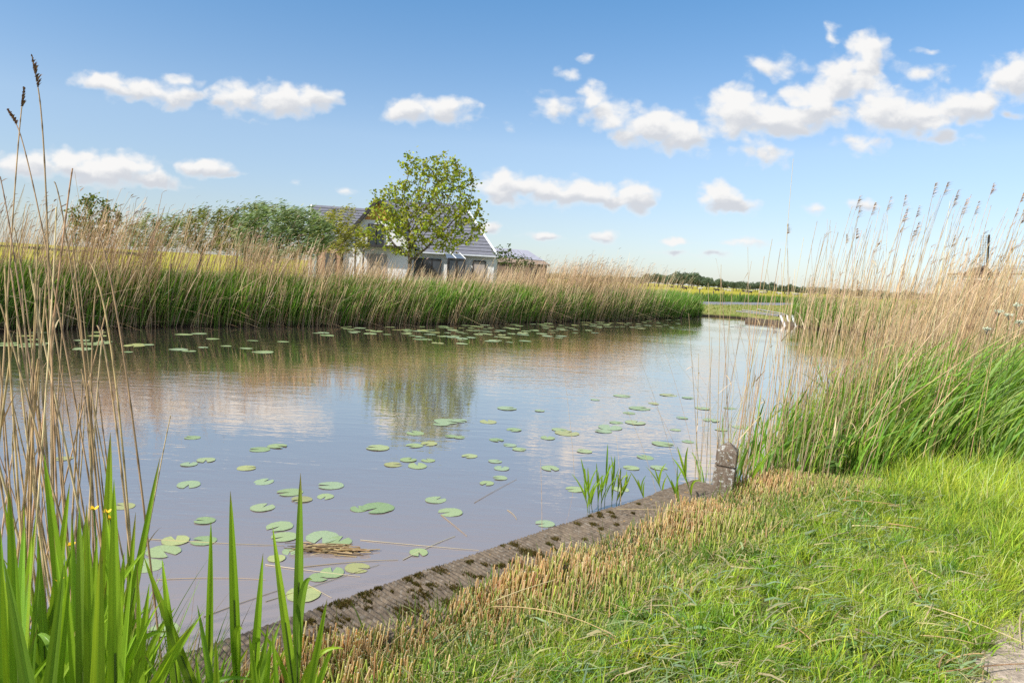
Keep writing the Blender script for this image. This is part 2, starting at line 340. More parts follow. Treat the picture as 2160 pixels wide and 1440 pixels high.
# path at the lower right, road beyond the canal
def strip(name, pts, wid, z, mat, label):
    pts = np.array(pts, float); b = Buf(); n = 400
    s = np.concatenate([[0], np.cumsum(np.linalg.norm(np.diff(pts, axis=0), axis=1))]); q = np.linspace(0, s[-1], n)
    c = np.stack([np.interp(q, s, pts[:, 0]), np.interp(q, s, pts[:, 1])], 1); d = np.gradient(c, axis=0); d /= np.linalg.norm(d, axis=1, keepdims=True); nn = np.stack([d[:, 1], -d[:, 0]], 1)
    k = 12; o = np.linspace(-.5, .5, k)
    V = c[:, None]+nn[:, None]*(o[None, :, None]*wid+ (.06*np.sin(q*3.1)++.04*np.sin(q*7.7)+.035*np.sin(q*17+1)+.025*np.sin(q*41))[:, None, None]*np.sign(o)[None, :, None]*(wid < 2.5))
    Z = height(V[..., 0], V[..., 1])+z*(1-(2*np.abs(o)[None, :])**6*.9)
    ii = np.arange(n*k).reshape(n, k)
    b.add(np.concatenate([V, Z[..., None]], -1).reshape(-1, 3), np.stack([ii[:-1, :-1], ii[:-1, 1:], ii[1:, 1:], ii[1:, :-1]], -1).reshape(-1, 4), np.array([.3, .3, .3]))
    return tag(b.obj(name, mat, smooth=True), label, kind='structure')
PATHC = [(.9, 1.05), (2.32, 2.39), (3.08, 3.09), (4.05, 3.85), (6.4, 5.6), (12, 11)]
strip('path', PATHC, .95, .012, simple_mat('trodden_path', (.42, .34, .26), .95, .1, 38, .4, .9), 'bare trodden path of pinkish grey grit')
strip('road', [(-25, 52), (4, 57.5), (14, 64), (24, 76), (40, 96), (70, 130)], 5.0, .05, simple_mat('road_asphalt', (.20, .20, .21), .8, .3, 2, .15), 'narrow grey asphalt road beyond the canal')

# ------------------------------------------------------------------ reeds and grass (uncountable masses)
MAT_DRY = veg_mat('dry_reed', .18, .6, .25, tr_tint=(1.1, .95, .7))
MAT_GREEN = veg_mat('green_leaf', .42, .45, .35)
MAT_GRASS = veg_mat('grass_blade', .42, .5, .3)
DRY = [(.62, .46, .27), (.56, .41, .23), (.68, .52, .33), (.48, .33, .18), (.60, .42, .23)]
DRYD = [(.30, .19, .10), (.36, .24, .13), (.26, .17, .10)]
GRN = [(.15, .30, .035), (.19, .36, .04), (.125, .25, .04), (.25, .40, .055)]
WIND = np.array([1., .15, 0])
def poly_sample(pts, n, dens=None):
    pts = np.array(pts, float); seg = np.linalg.norm(np.diff(pts, axis=0), axis=1); s = np.concatenate([[0], np.cumsum(seg)])
    q = rng.uniform(0, s[-1], n)
    if dens is not None: q = q[rng.uniform(0, 1, n) < dens(q)]
    i = np.clip(np.searchsorted(s, q)-1, 0, len(seg)-1); f_ = (q-s[i])/seg[i]; d = (pts[i+1]-pts[i])/seg[i][:, None]
    return q, pts[i]+f_[:, None]*(pts[i+1]-pts[i]), d
def v3(xy, z): return np.concatenate([xy, np.reshape(z, (-1, 1))], 1)
def reed_bank(line, side, n_dry, n_green, dry_h, grn_h, depth, dens_d=None, dens_g=None, name='reeds', lean=.36, wd=.016, wg=.03, hfun=None, lab=('', '')):
    # side=+1: land is left of the walking direction
    B = Buf(); q, xy, d = poly_sample(line, n_dry, dens_d); n = len(q)
    nrm = np.stack([-d[:, 1], d[:, 0]], 1)*side
    frontrow = rng.uniform(0, 1, n) < .26; o = np.where(frontrow, rng.uniform(-.12, .45, n), .5+rng.uniform(0, 1, n)*(depth-.5))
    clump = .5+.5*np.sin(q*2.1+np.sin(q*.73)*2)*np.sin(q*.31+1)
    base = xy+nrm*o[:, None]+rng.normal(0, .05, (n, 2)); z0 = np.maximum(height(base[:, 0], base[:, 1]), -.1)
    h = dry_h*(1+.15*rng.normal(0, 1, n)-.12*(rng.uniform(0, 1, n) < .3)+.08*(clump-.5)); h = np.where(rng.uniform(0, 1, n) < .22, h*rng.uniform(.35, .9, n), h); h = np.where(frontrow, h*rng.uniform(.42, .85, n), h)
    if hfun is not None: h = h*hfun(q)
    ln = (lean*(.55+.5*clump)+rng.normal(0, .13, n))*h*.75
    tip = v3(base, z0+h)+WIND*ln[:, None]+hvec(n)*(rng.uniform(0, .16, n)*h)[:, None]
    p0 = v3(base, z0-.05); mid = p0*.45+tip*.55; mid[:, 2] += .06*h; mid -= WIND*(ln*.18)[:, None]
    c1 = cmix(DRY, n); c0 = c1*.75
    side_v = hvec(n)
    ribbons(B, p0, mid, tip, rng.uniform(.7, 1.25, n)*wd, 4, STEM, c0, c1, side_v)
    # feathery heads
    k = np.where((h > dry_h*.8) & (rng.uniform(0, 1, n) < .5))[0]
    hd = tip[k]+WIND*rng.uniform(.08, .22, (len(k), 1))*np.array([1, 1, 1])+np.stack([0*k, 0*k, rng.uniform(-.02, .14, len(k))], 1); md = (tip[k]+hd)/2+np.array([0, 0, .04])
    cp = cmix([(.42, .31, .22), (.36, .26, .18), (.30, .20, .13)], len(k))
    ribbons(B, tip[k], md, hd, rng.uniform(.025, .05, len(k)), 3, lambda t: np.sin(np.clip(t*1.02, 0, 1)*PI)**.7*.9+.08, cp, cp*1.1)
    # dead leaves hanging on the stems
    k = rng.choice(n, int(n*.8)); tt = rng.uniform(.25, .85, len(k))[:, None]
    pb = (1-tt)**2*p0[k]+2*tt*(1-tt)*mid[k]+tt*tt*tip[k]; ll = rng.uniform(.15, .4, len(k))[:, None]
    pe = pb+WIND*ll*rng.uniform(.2, 1, (len(k), 1))+hvec(len(k))*ll*.5+np.array([0, 0, 1])*ll*rng.uniform(-.5, .5, (len(k), 1))
    cl = cmix(DRY, len(k)); ribbons(B, pb, (pb+pe)/2+np.array([0, 0, .06]), pe, rng.uniform(.008, .018, len(k)), 2, BLADE, cl, cl)
    # fallen / crossing stalks low on the water side
    k = int(n*.035); q2, xy2, d2 = poly_sample(line, k); n2 = np.stack([-d2[:, 1], d2[:, 0]], 1)*side
    pb = v3(xy2+n2*rng.uniform(-.2, .4, (k, 1)), rng.uniform(.0, .9, k)); a = rng.uniform(-.5, .9, k)
    pe = pb+np.stack([np.cos(a), .3*np.sin(a), np.sin(a)*.7], 1)*rng.uniform(.6, 1.8, (k, 1))*np.where(rng.uniform(0, 1, (k, 1)) < .3, -1, 1); pe[:, 2] = np.maximum(pe[:, 2], .01)
    cl = cmix(DRY, k); ribbons(B, pb, (pb+pe)/2+np.array([0, 0, .08]), pe, rng.uniform(.01, .018, k), 3, STEM, cl, cl)
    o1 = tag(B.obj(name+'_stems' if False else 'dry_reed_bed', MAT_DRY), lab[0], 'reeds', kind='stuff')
    B = Buf(); q, xy, d = poly_sample(line, n_green, dens_g); n = len(q); nrm = np.stack([-d[:, 1], d[:, 0]], 1)*side
    clump = np.sin(q*1.3+1.5*np.sin(q*.47))*np.sin(q*3.3)
    o = rng.uniform(0, 1, n)*depth*.75-.05; base = xy+nrm*o[:, None]; z0 = np.maximum(height(base[:, 0], base[:, 1]), -.05)
    h = grn_h*(1+.10*rng.normal(0, 1, n)+.07*clump)*(.66+.34*np.clip(o/1.1, 0, 1)); lo = rng.uniform(0, .55, n)*(rng.uniform(0, 1, n) < .6)
    ln = (.22+rng.normal(0, .12, n))*h
    tip = v3(base, z0+h)+WIND*ln[:, None]+hvec(n)*(.14*h)[:, None]; p0 = v3(base, z0+lo*h)+WIND*(lo*.1)[:, None]
    mid = p0*.45+tip*.55-WIND*(ln*.25)[:, None]; mid[:, 2] += .1*h
    cg = cmix(GRN, n)*(1+.12*clump[:, None])
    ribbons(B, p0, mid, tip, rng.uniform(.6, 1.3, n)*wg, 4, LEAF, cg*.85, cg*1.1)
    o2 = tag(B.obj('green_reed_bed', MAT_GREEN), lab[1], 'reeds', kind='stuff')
    return o1, o2
s_tot = lambda q: q
FL = FAR[2:]
def dd(q):  # thinner stretches where the meadow shows through, fading out at the far end
    r = 1-.55*np.exp(-((q-5.5)/1.6)**2)-.5*np.exp(-((q-11.2)/.9)**2)
    return np.clip(r*(.74+.26*np.sin(q*2.3+1.7*np.sin(q*.9)))*(1-smooth(q, 32, 39)*.93), .03, 1)
reed_bank(FL, 1, 22500, 41000, 2.6, 1.27, 2.8, dd, None, 'far', hfun=lambda q: 1.0-.23*smooth(q, 9, 16)-.17*np.exp(-((q-20)/4.5)**2)+.12*smooth(q, 25, 31)-.08*smooth(q, 40, 46), lab=('long bed of tan dead reeds leaning along the far bank', 'fresh green reed leaves growing low in the far bank reed bed'))
reed_bank([(16.3, 41.4), (17, 39.4), (19, 36.2), (22, 33.2), (28, 30.5)], 1, 2600, 7000, 2.2, 1.5, 2.4, None, None, 'inlet', lab=('brownish dead reeds on the bank past the three pipes', 'dull green reed leaves on the bank past the three pipes'))

# right hand reed stand along the near shore
def right_stand():
    B = Buf(); n = 12500
    u = 3.3+rng.uniform(0, 1, n)**1.35*22; w = rng.uniform(-.22, 1.9, n)
    xy = Q0+T*u[:, None]+NIN*w[:, None]
    keep = (rng.uniform(0, 1, n) < np.where(u < 4.4, .10, np.where(u < 6.0, .11, np.where(u < 7.5, .26, .95))))&((w < .75+.3*(u-3.1)) )
    u, w, xy = u[keep], w[keep], xy[keep]; n = len(u)
    z0 = np.maximum(height(xy[:, 0], xy[:, 1]), -.1); h = rng.normal(2.0, .25, n); h = np.where(rng.uniform(0, 1, n) < .3, h*rng.uniform(.4, .9, n), h)
    h *= np.where(u > 8, 1.06, 1)
    fan = np.clip((w+.2)*.10+(u-4.6)*.03, -.10, .12); ln = (fan+.03+rng.normal(0, .075, n))*h
    tip = v3(xy, z0+h)+np.array([1, -.1, 0])*ln[:, None]+hvec(n)*(.03*h)[:, None]; p0 = v3(xy, z0-.05)
    mid = p0*.5+tip*.5-np.array([1, 0, 0])*(ln*.15)[:, None]+hvec(n)*.03
    P_ = bez(p0, mid, tip, 5); t = np.linspace(1, .45, 6)[None]
    c = cmix(DRY, n, .2); cc = c[:, None]*np.linspace(.8, 1.05, 6)[None, :, None]
    tubes(B, P_, rng.uniform(.0026, .0046, n)[:, None]*t, 4, cc, False)
    k = rng.choice(n, int(n*1.1)); tt = rng.uniform(.15, .9, len(k))[:, None]
    pb = (1-tt)**2*p0[k]+2*tt*(1-tt)*mid[k]+tt*tt*tip[k]; ll = rng.uniform(.1, .4, len(k))[:, None]
    pe = pb+hvec(len(k))*ll*.4+np.array([.25, 0, 1])*ll*rng.uniform(-.6, .9, (len(k), 1)); cl = cmix(DRY, len(k))
    ribbons(B, pb, (pb+pe)/2+np.array([.02, 0, .04]), pe, rng.uniform(.006, .014, len(k)), 3, BLADE, cl, cl)
    k = np.where((h > 2.2) & (rng.uniform(0, 1, n) < .22))[0]
    for _ in range(4):
        hd = tip[k]+np.array([1, 0, .35])*rng.uniform(.04, .16, (len(k), 1))+rng.normal(0, .02, (len(k), 3)); cp = cmix([(.40, .29, .2), (.34, .24, .16)], len(k))
        ribbons(B, tip[k]-np.array([0, 0, .05])*rng.uniform(0, 1, (len(k), 1)), (tip[k]+hd)/2+np.array([0, 0, .02]), hd, rng.uniform(.006, .014, len(k)), 2, BLADE, cp, cp)
    tag(B.obj('dry_reed_bed', MAT_DRY), 'dense stand of tan dead reeds on the near bank below the windmill', 'reeds', kind='stuff')
right_stand()

def in_tall(x, y): return y > 5.98+.13*(x-2.3)+.08*np.sin(x*5)
def tall_green():
    B = Buf(); n = 60000
    x = rng.uniform(1.9, 13, n); y = rng.uniform(5.8, 14, n)
    w = (x-Q0[0])*NIN[0]+(y-Q0[1])*NIN[1]
    dist = np.hypot(x, y)
    keep = in_tall(x, y) & (w > -.12) & (w < 3.4+.0*x) & (rng.uniform(0, 1, n) < np.clip(1.35-dist*.075, .25, 1)) & (rng.uniform(0, 1, n) < .25+.75*smooth(x, 2.4, 3.3))
    x, y, w = x[keep], y[keep], w[keep]; n = len(x)
    z0 = height(x, y); e = y-(5.98+.13*(x-2.3)); right = smooth(x, 2.4, 4.2)
    hm = (.72+.33*right)*(.55+.45*smooth(e, 0, .55))
    h = hm*(1+.18*rng.normal(0, 1, n)); h = np.clip(h, .25, 1.45)
    lo = rng.uniform(0, .6, n)*(rng.uniform(0, 1, n) < .65)
    ln = (.22+.22*right+rng.normal(0, .2, n))*h; hv = hvec(n)*(rng.uniform(0, .3, n)*h)[:, None]
    p0 = v3(np.stack([x, y], 1), z0+lo*h); tip = v3(np.stack([x, y], 1), z0+h)+np.array([1, -.12, 0])*ln[:, None]+hv
    droop = rng.uniform(0, 1, n) < .35; mid = p0*.4+tip*.6-np.array([1, 0, 0])*(ln*.3)[:, None]; mid[:, 2] += np.where(droop, .3, .08)*h; tip[:, 2] -= np.where(droop, .16, 0)*h
    kind = rng.uniform(0, 1, n); wd = np.where(kind < .45, rng.uniform(.015, .034, n), rng.uniform(.005, .011, n))
    cg = np.where((kind < .45)[:, None], cmix([(.20, .38, .04), (.25, .44, .05), (.16, .32, .045), (.30, .44, .13)], n), cmix([(.34, .50, .055), (.40, .55, .06), (.28, .44, .05), (.50, .52, .16)], n))
    ribbons(B, p0, mid, tip, wd, 5, LEAF, cg*.9, cg*1.08)
    # bent seed-grass stems, pale
    k = 900; x = rng.uniform(2.6, 9, k); y = rng.uniform(5.9, 10, k); m = in_tall(x, y); x, y = x[m], y[m]; k = len(x); h = rng.uniform(.8, 1.4, k)
    p0 = v3(np.stack([x, y], 1), height(x, y)); tip = p0+np.stack([rng.uniform(.2, .7, k), rng.normal(0, .1, k), h], 1); mid = (p0+tip)/2+np.array([-.1, 0, .15]); c = cmix([(.38, .40, .14), (.30, .36, .09)], k)
    ribbons(B, p0, mid, tip, rng.uniform(.003, .005, k), 5, STEM, c, c*1.15)
    tag(B.obj('tall_grass', MAT_GREEN), 'lush waist-high green grass and reed leaves at the reed stand', 'grass', kind='stuff')
tall_green()

def on_land(x, y, w0): 
    w = (x-Q0[0])*NIN[0]+(y-Q0[1])*NIN[1]; return w > w0
def pathdist(x, y):
    p = np.stack([x, y], -1); best = np.full(x.shape, 9.)
    for a, b_ in zip(PATHC[:-1], PATHC[1:]):
        a = np.array(a); e = np.array(b_)-a; t = np.clip(((p-a)@e)/(e@e), 0, 1); best = np.minimum(best, np.linalg.norm(p-a-t[..., None]*e, axis=-1))
    return best
def lawn():
    B = Buf(); n = 215000
    y = 1.9+rng.uniform(0, 1, n)**1.25*5.2; x = rng.uniform(-.9, 1, n)*0; 
    x = rng.uniform(-.62, .80, n)*y+rng.uniform(0, .3, n)
    w = (x-Q0[0])*NIN[0]+(y-Q0[1])*NIN[1]; pd = pathdist(x, y)
    nzv = np.sin(x*5.1+2*np.sin(y*3.3))*np.sin(y*4.7+1.7*np.sin(x*2.9)); nz2 = np.sin(x*13+3*np.sin(y*7))*np.sin(y*11+2*np.sin(x*9))
    keep = (w > .45) & ~(in_tall(x, y) & (y > 6.25)) & (rng.uniform(0, 1, n) < smooth(w, .5, 1.05)*.93+.05) & (rng.uniform(0, 1, n) < smooth(pd, .26, .6)+.03) & (rng.uniform(0, 1, n) < .58+.26*nzv+.26*nz2)
    x, y, w, pd, nzv, nz2 = [a[keep] for a in (x, y, w, pd, nzv, nz2)]; n = len(x)
    rough = smooth(x-.25*(y-4), 2.5, 3.4)                          # longer, unmown grass towards the right
    h = (.058+.034*nzv+.022*nz2+.13*rough)*(1+.35*rng.normal(0, 1, n)); h = np.clip(h, .02, .42)*(.45+.55*smooth(pd, .4, .8))
    z0 = height(x, y)-.005
    lying = rng.uniform(0, 1, n) < .30*(1-.6*rough)
    ln = np.where(lying, rng.uniform(.8, 2.2, n), rng.uniform(.1, .75, n))*h; hv = hvec(n); hv[:, 0] += .35; up = np.where(lying, rng.uniform(.15, .6, n), 1.)*h
    p0 = v3(np.stack([x, y], 1), z0+np.where(lying, rng.uniform(0, .05, n), 0)); tip = p0+hv*ln[:, None]; tip[:, 2] += up; mid = p0+hv*(ln*.3)[:, None]; mid[:, 2] += up*.75+.2*ln*lying
    wd = np.where(rng.uniform(0, 1, n) < .18, rng.uniform(.004, .007, n), rng.uniform(.0018, .0042, n))*(1+.5*rough)*(.8+.1*y/2)
    pale = (rng.uniform(0, 1, n) < .22+.14*nz2)
    cg = np.where(pale[:, None], cmix([(.60, .62, .15), (.64, .58, .25), (.52, .60, .20), (.46, .56, .26)], n), cmix([(.37, .50, .04), (.45, .56, .045), (.27, .40, .04), (.53, .60, .08)], n))
    cg = np.clip(cg*(1.12+.18*nzv+.08*nz2)[:, None]*np.where(rng.uniform(0, 1, n) < .12, .65, 1)[:, None], .01, .8)
    ribbons(B, p0, mid, tip, wd, 3, BLADE, cg*.92, cg*1.12)
    # leafy tufts
    k = 2700; ty = 2.0+rng.uniform(0, 1, k)**1.2*4.4; tx = rng.uniform(-.3, .78, k)*ty; tw_ = (tx-Q0[0])*NIN[0]+(ty-Q0[1])*NIN[1]; tp_ = pathdist(tx, ty); m_ = (tw_ > .85) & (tp_ > .5) & ~(in_tall(tx, ty) & (ty > 6.2)); tx, ty = tx[m_], ty[m_]; k = len(tx); nb = 26
    th = np.repeat(rng.uniform(.06, .15, k)*(1+.8*smooth(tx-.25*(ty-4), 2.4, 3.3)), nb); bx = np.repeat(tx, nb)+rng.normal(0, .022, k*nb); by = np.repeat(ty, nb)+rng.normal(0, .022, k*nb); n = k*nb
    p0 = v3(np.stack([bx, by], 1), height(bx, by)); hv = np.stack([bx-np.repeat(tx, nb), by-np.repeat(ty, nb), 0*bx], 1)/.03+hvec(n)*.5; hv[:, 0] += .25; ht = th*rng.uniform(.55, 1.2, n); tip = p0+hv*(ht*rng.uniform(.2, .7, n))[:, None]; tip[:, 2] += ht*rng.uniform(.5, 1, n); mid = p0+hv*(ht*.15)[:, None]; mid[:, 2] += ht*.75
    tc_ = np.repeat(cmix([(.27, .42, .04), (.37, .52, .045), (.17, .31, .04), (.48, .58, .06)], k, .22), nb, 0); cg = np.clip(tc_*(1+.16*rng.normal(0, 1, (n, 1))), .02, .8)
    ribbons(B, p0, mid, tip, rng.uniform(.003, .0075, n), 4, BLADE, cg*.95, cg*1.1)
    tag(B.obj('mown_grass', MAT_GRASS), 'short yellow-green mown grass with clippings beside the quay', 'grass', kind='stuff')
    # cut clippings
    B = Buf(); n = 26000; y = 2.0+rng.uniform(0, 1, n)**1.1*4.6; x = rng.uniform(-.4, .75, n)*y; w = (x-Q0[0])*NIN[0]+(y-Q0[1])*NIN[1]; pd = pathdist(x, y)
    cl = np.sin(x*3.1+1.3*np.sin(y*2.3))*np.sin(y*2.7+x); keep = (w > .55) & (rng.uniform(0, 1, n) < .55+.22*cl) & ~(in_tall(x, y) & (y > 6.2)) & (pd > .3)
    x, y = x[keep], y[keep]; n = len(x); a = rng.normal(.3, .8, n); l_ = rng.uniform(.04, .2, n)
    p0 = v3(np.stack([x, y], 1), height(x, y)+rng.uniform(.02, .09, n)); tip = p0+np.stack([np.cos(a)*l_, np.sin(a)*l_, rng.normal(0, .025, n)], 1); mid = (p0+tip)/2+np.stack([rng.normal(0, .02, n), rng.normal(0, .02, n), rng.uniform(.0, .05, n)], 1)
    c = cmix([(.26, .36, .20), (.34, .42, .20), (.46, .42, .20), (.22, .33, .13), (.5, .42, .24)], n); sd = np.stack([-np.sin(a)*.8, np.cos(a)*.8, rng.normal(0, .6, n)], 1)
    ribbons(B, p0, mid, tip, np.where(rng.uniform(0, 1, n) < .2, rng.uniform(.006, .011, n), rng.uniform(.002, .006, n)), 3, BLADE, c, c, sd)
    tag(B.obj('grass_clippings', MAT_GRASS), 'loose cut grass clippings strewn over the mown bank', 'clippings', kind='stuff')
lawn()

def stubble():
    B = Buf(); n = 26000
    u = rng.uniform(-1.9, 4.2, n); w = .40+rng.uniform(0, 1, n)**1.6*1.25
    xy = Q0+T*u[:, None]+NIN*w[:, None]
    m = rng.uniform(0, 1, n) < np.clip(1.25-(w-.4)*1.25, 0, 1)*np.clip(.35+.65*smooth(w, .40, .52), 0, 1)*(.75+.25*np.sin(u*6+3*w))
    u, w, xy = u[m], w[m], xy[m]
    tuft = np.round(xy/.11)*.11+rng.normal(0, .012, xy.shape)*0; g_ = rng.uniform(0, 1, len(u)) < .25; xy = np.where(g_[:, None], xy*.5+tuft*.5, xy); n = len(u)
    z0 = height(xy[:, 0], xy[:, 1]); h = rng.uniform(.09, .225, n)*(1-.35*smooth(w, .7, 1.4))*(.8+.25*np.sin(u*4.1))
    p0 = v3(xy, z0-.01); tip = p0+rng.normal(0, .14, (n, 3))*h[:, None]; tip[:, 2] = z0+h; tip[:, 0] += .08*h
    P_ = bez(p0, (p0+tip)/2, tip, 2); dryf = rng.uniform(0, 1, n) < .85-.62*smooth(w, .55, 1.05)
    c = np.where(dryf[:, None], cmix([(.70, .50, .25), (.76, .58, .32), (.62, .42, .20), (.80, .66, .40)], n), cmix([(.50, .55, .13), (.58, .58, .19), (.42, .50, .11)], n))
    cc = c[:, None]*np.array([.85, 1, 1.1])[None, :, None]
    tubes(B, P_, rng.uniform(.002, .0044, n)[:, None]*np.array([1, .95, .9])[None], 5, cc, True, np.clip(c*1.3+.08, 0, .75))
    # leafy green shoots between the stalks
    n = 6500; u = rng.uniform(-1.9, 4.0, n); w = .36+rng.uniform(0, 1, n)*.8; xy = Q0+T*u[:, None]+NIN*w[:, None]; z0 = height(xy[:, 0], xy[:, 1]); h = rng.uniform(.05, .12, n)+.14*rng.uniform(0, 1, n)**3
    p0 = v3(xy, z0); tip = p0+hvec(n)*(h*.4)[:, None]; tip[:, 2] += h; mid = (p0+tip)/2; mid[:, 2] += .15*h; c = cmix([(.16, .26, .04), (.12, .22, .04), (.24, .32, .06)], n)
    ribbons(B, p0, mid, tip, rng.uniform(.004, .010, n), 3, LEAF, c*.9, c)
    n = 1500; u = rng.uniform(-1.9, 4.2, n); w = .42+rng.uniform(0, 1, n)*.9; xy = Q0+T*u[:, None]+NIN*w[:, None]; a = rng.uniform(0, PI, n); l_ = rng.uniform(.05, .24, n); p0 = v3(xy, height(xy[:, 0], xy[:, 1])+rng.uniform(.03, .13, n)); tip = p0+np.stack([np.cos(a)*l_, np.sin(a)*l_, rng.normal(0, .05, n)], 1); c = cmix([(.62, .48, .26), (.54, .40, .20), (.40, .46, .18), (.46, .34, .18)], n)
    ribbons(B, p0, (p0+tip)/2+np.array([0, 0, .02]), tip, rng.uniform(.002, .006, n), 3, BLADE, c, c, np.stack([-np.sin(a), np.cos(a), 0*a], 1))
    tag(B.obj('reed_stubble', MAT_GRASS), 'orange-tan stubble of cut reed stalks along the plank quay', 'stubble', kind='stuff')
stubble()

# ------------------------------------------------------------------ box and prism helpers
def mesh_from(name, verts, faces, mat, parent=None, smooth=False, bevel=0):
    bm = bmesh.new(); vs = [bm.verts.new(Vector(v)) for v in verts]
    for f_ in faces: bm.faces.new([vs[i] for i in f_])
    bmesh.ops.recalc_face_normals(bm, faces=bm.faces)
    if bevel: bmesh.ops.bevel(bm, geom=list(bm.edges), offset=bevel, segments=2, affect='EDGES', profile=.6)
    me = bpy.data.meshes.new(name); bm.to_mesh(me); bm.free()
    if smooth: me.polygons.foreach_set('use_smooth', np.ones(len(me.polygons), bool))
    return link(name, me, mat, parent)
BOXF = [(0, 1, 3, 2), (4, 6, 7, 5), (0, 4, 5, 1), (2, 3, 7, 6), (0, 2, 6, 4), (1, 5, 7, 3)]
def boxv(x0, x1, y0, y1, z0, z1): return [(x, y, z) for x in (x0, x1) for y in (y0, y1) for z in (z0, z1)]
def boxes(name, lst, mat, parent=None, bevel=0):
    V = []; Fc = []
    for b_ in lst:
        k = len(V); V += boxv(*b_); Fc += [tuple(i+k for i in f_) for f_ in BOXF]
    return mesh_from(name, V, Fc, mat, parent, bevel=bevel)
def bars(name, lst, mat, parent=None, w=.1, h=None):
    """square bars between point pairs"""
    V = []; Fc = []
    for a, b_ in lst:
        a = np.array(a, float); b_ = np.array(b_, float); d = (b_-a)/np.linalg.norm(b_-a)
        r = np.cross(d, [0, 1, 0]) if abs(d[1]) < .9 else np.cross(d, [1, 0, 0]); r /= np.linalg.norm(r); s = np.cross(d, r); hh = h or w
        k = len(V); V += [p+r*w/2*i+s*hh/2*j for p in (a, b_) for i in (-1, 1) for j in (-1, 1)]; Fc += [tuple(i+k for i in f_) for f_ in BOXF]
    return mesh_from(name, V, Fc, mat, parent)

# ------------------------------------------------------------------ plank quay and mooring post
def wood_mat(name, c1, c2, lichen=0., orange=0., scale=30, stretch=(1, 1, 1)):
    m, nt, nd, L = mat_new(name); out = N(nd, 'ShaderNodeOutputMaterial'); p = N(nd, 'ShaderNodeBsdfPrincipled'); L.new(p.outputs[0], out.inputs[0]); setin(p, Roughness=.85); p.inputs['Specular IOR Level'].default_value = .2
    tc = N(nd, 'ShaderNodeTexCoord'); mp = N(nd, 'ShaderNodeMapping'); mp.inputs['Scale'].default_value = stretch; L.new(tc.outputs['Object'], mp.inputs[0])
    n1 = N(nd, 'ShaderNodeTexNoise'); setin(n1, Scale=scale, Detail=8., Roughness=.7); L.new(mp.outputs[0], n1.inputs['Vector'])
    r = N(nd, 'ShaderNodeValToRGB'); L.new(n1.outputs[0], r.inputs[0]); r.color_ramp.elements[0].position = .3; r.color_ramp.elements[1].position = .7
    r.color_ramp.elements[0].color = (*c1, 1); r.color_ramp.elements[1].color = (*c2, 1); col = r.outputs[0]
    def patch(col, sc_, lo, hi, c, amt, off):
        n2 = N(nd, 'ShaderNodeTexNoise'); setin(n2, Scale=sc_, Detail=5., Roughness=.6, Distortion=.5); v = vmath(nt, 'ADD', tc.outputs['Object'], (off, off, off)); L.new(v.outputs[0], n2.inputs['Vector'])
        k = fmath(nt, 'MULTIPLY', sstep(nt, n2.outputs[0], lo, hi), amt); x = N(nd, 'ShaderNodeMix', data_type='RGBA'); L.new(k, x.inputs[0]); L.new(col, x.inputs[6]); x.inputs[7].default_value = (*c, 1); return x.outputs[2]
    if lichen: col = patch(col, 34, .56, .62, (.50, .50, .46), lichen, 0); col = patch(col, 70, .6, .64, (.42, .44, .36), lichen, 5)
    if orange: col = patch(col, 9, .66, .69, (.48, .27, .04), orange, 11)
    L.new(col, p.inputs['Base Color']); b_ = N(nd, 'ShaderNodeBump'); setin(b_, Strength=.7, Distance=.006); L.new(n1.outputs[0], b_.inputs['Height']); L.new(b_.outputs[0], p.inputs['Normal'])
    return m
MAT_QUAY = wood_mat('weathered_board', (.068, .051, .035), (.215, .165, .115), .12, .5, 22, (1, 1, 1))
MAT_POST = wood_mat('lichened_oak', (.085, .06, .042), (.21, .16, .118), .7, .9, 40, (1, 1, .35))
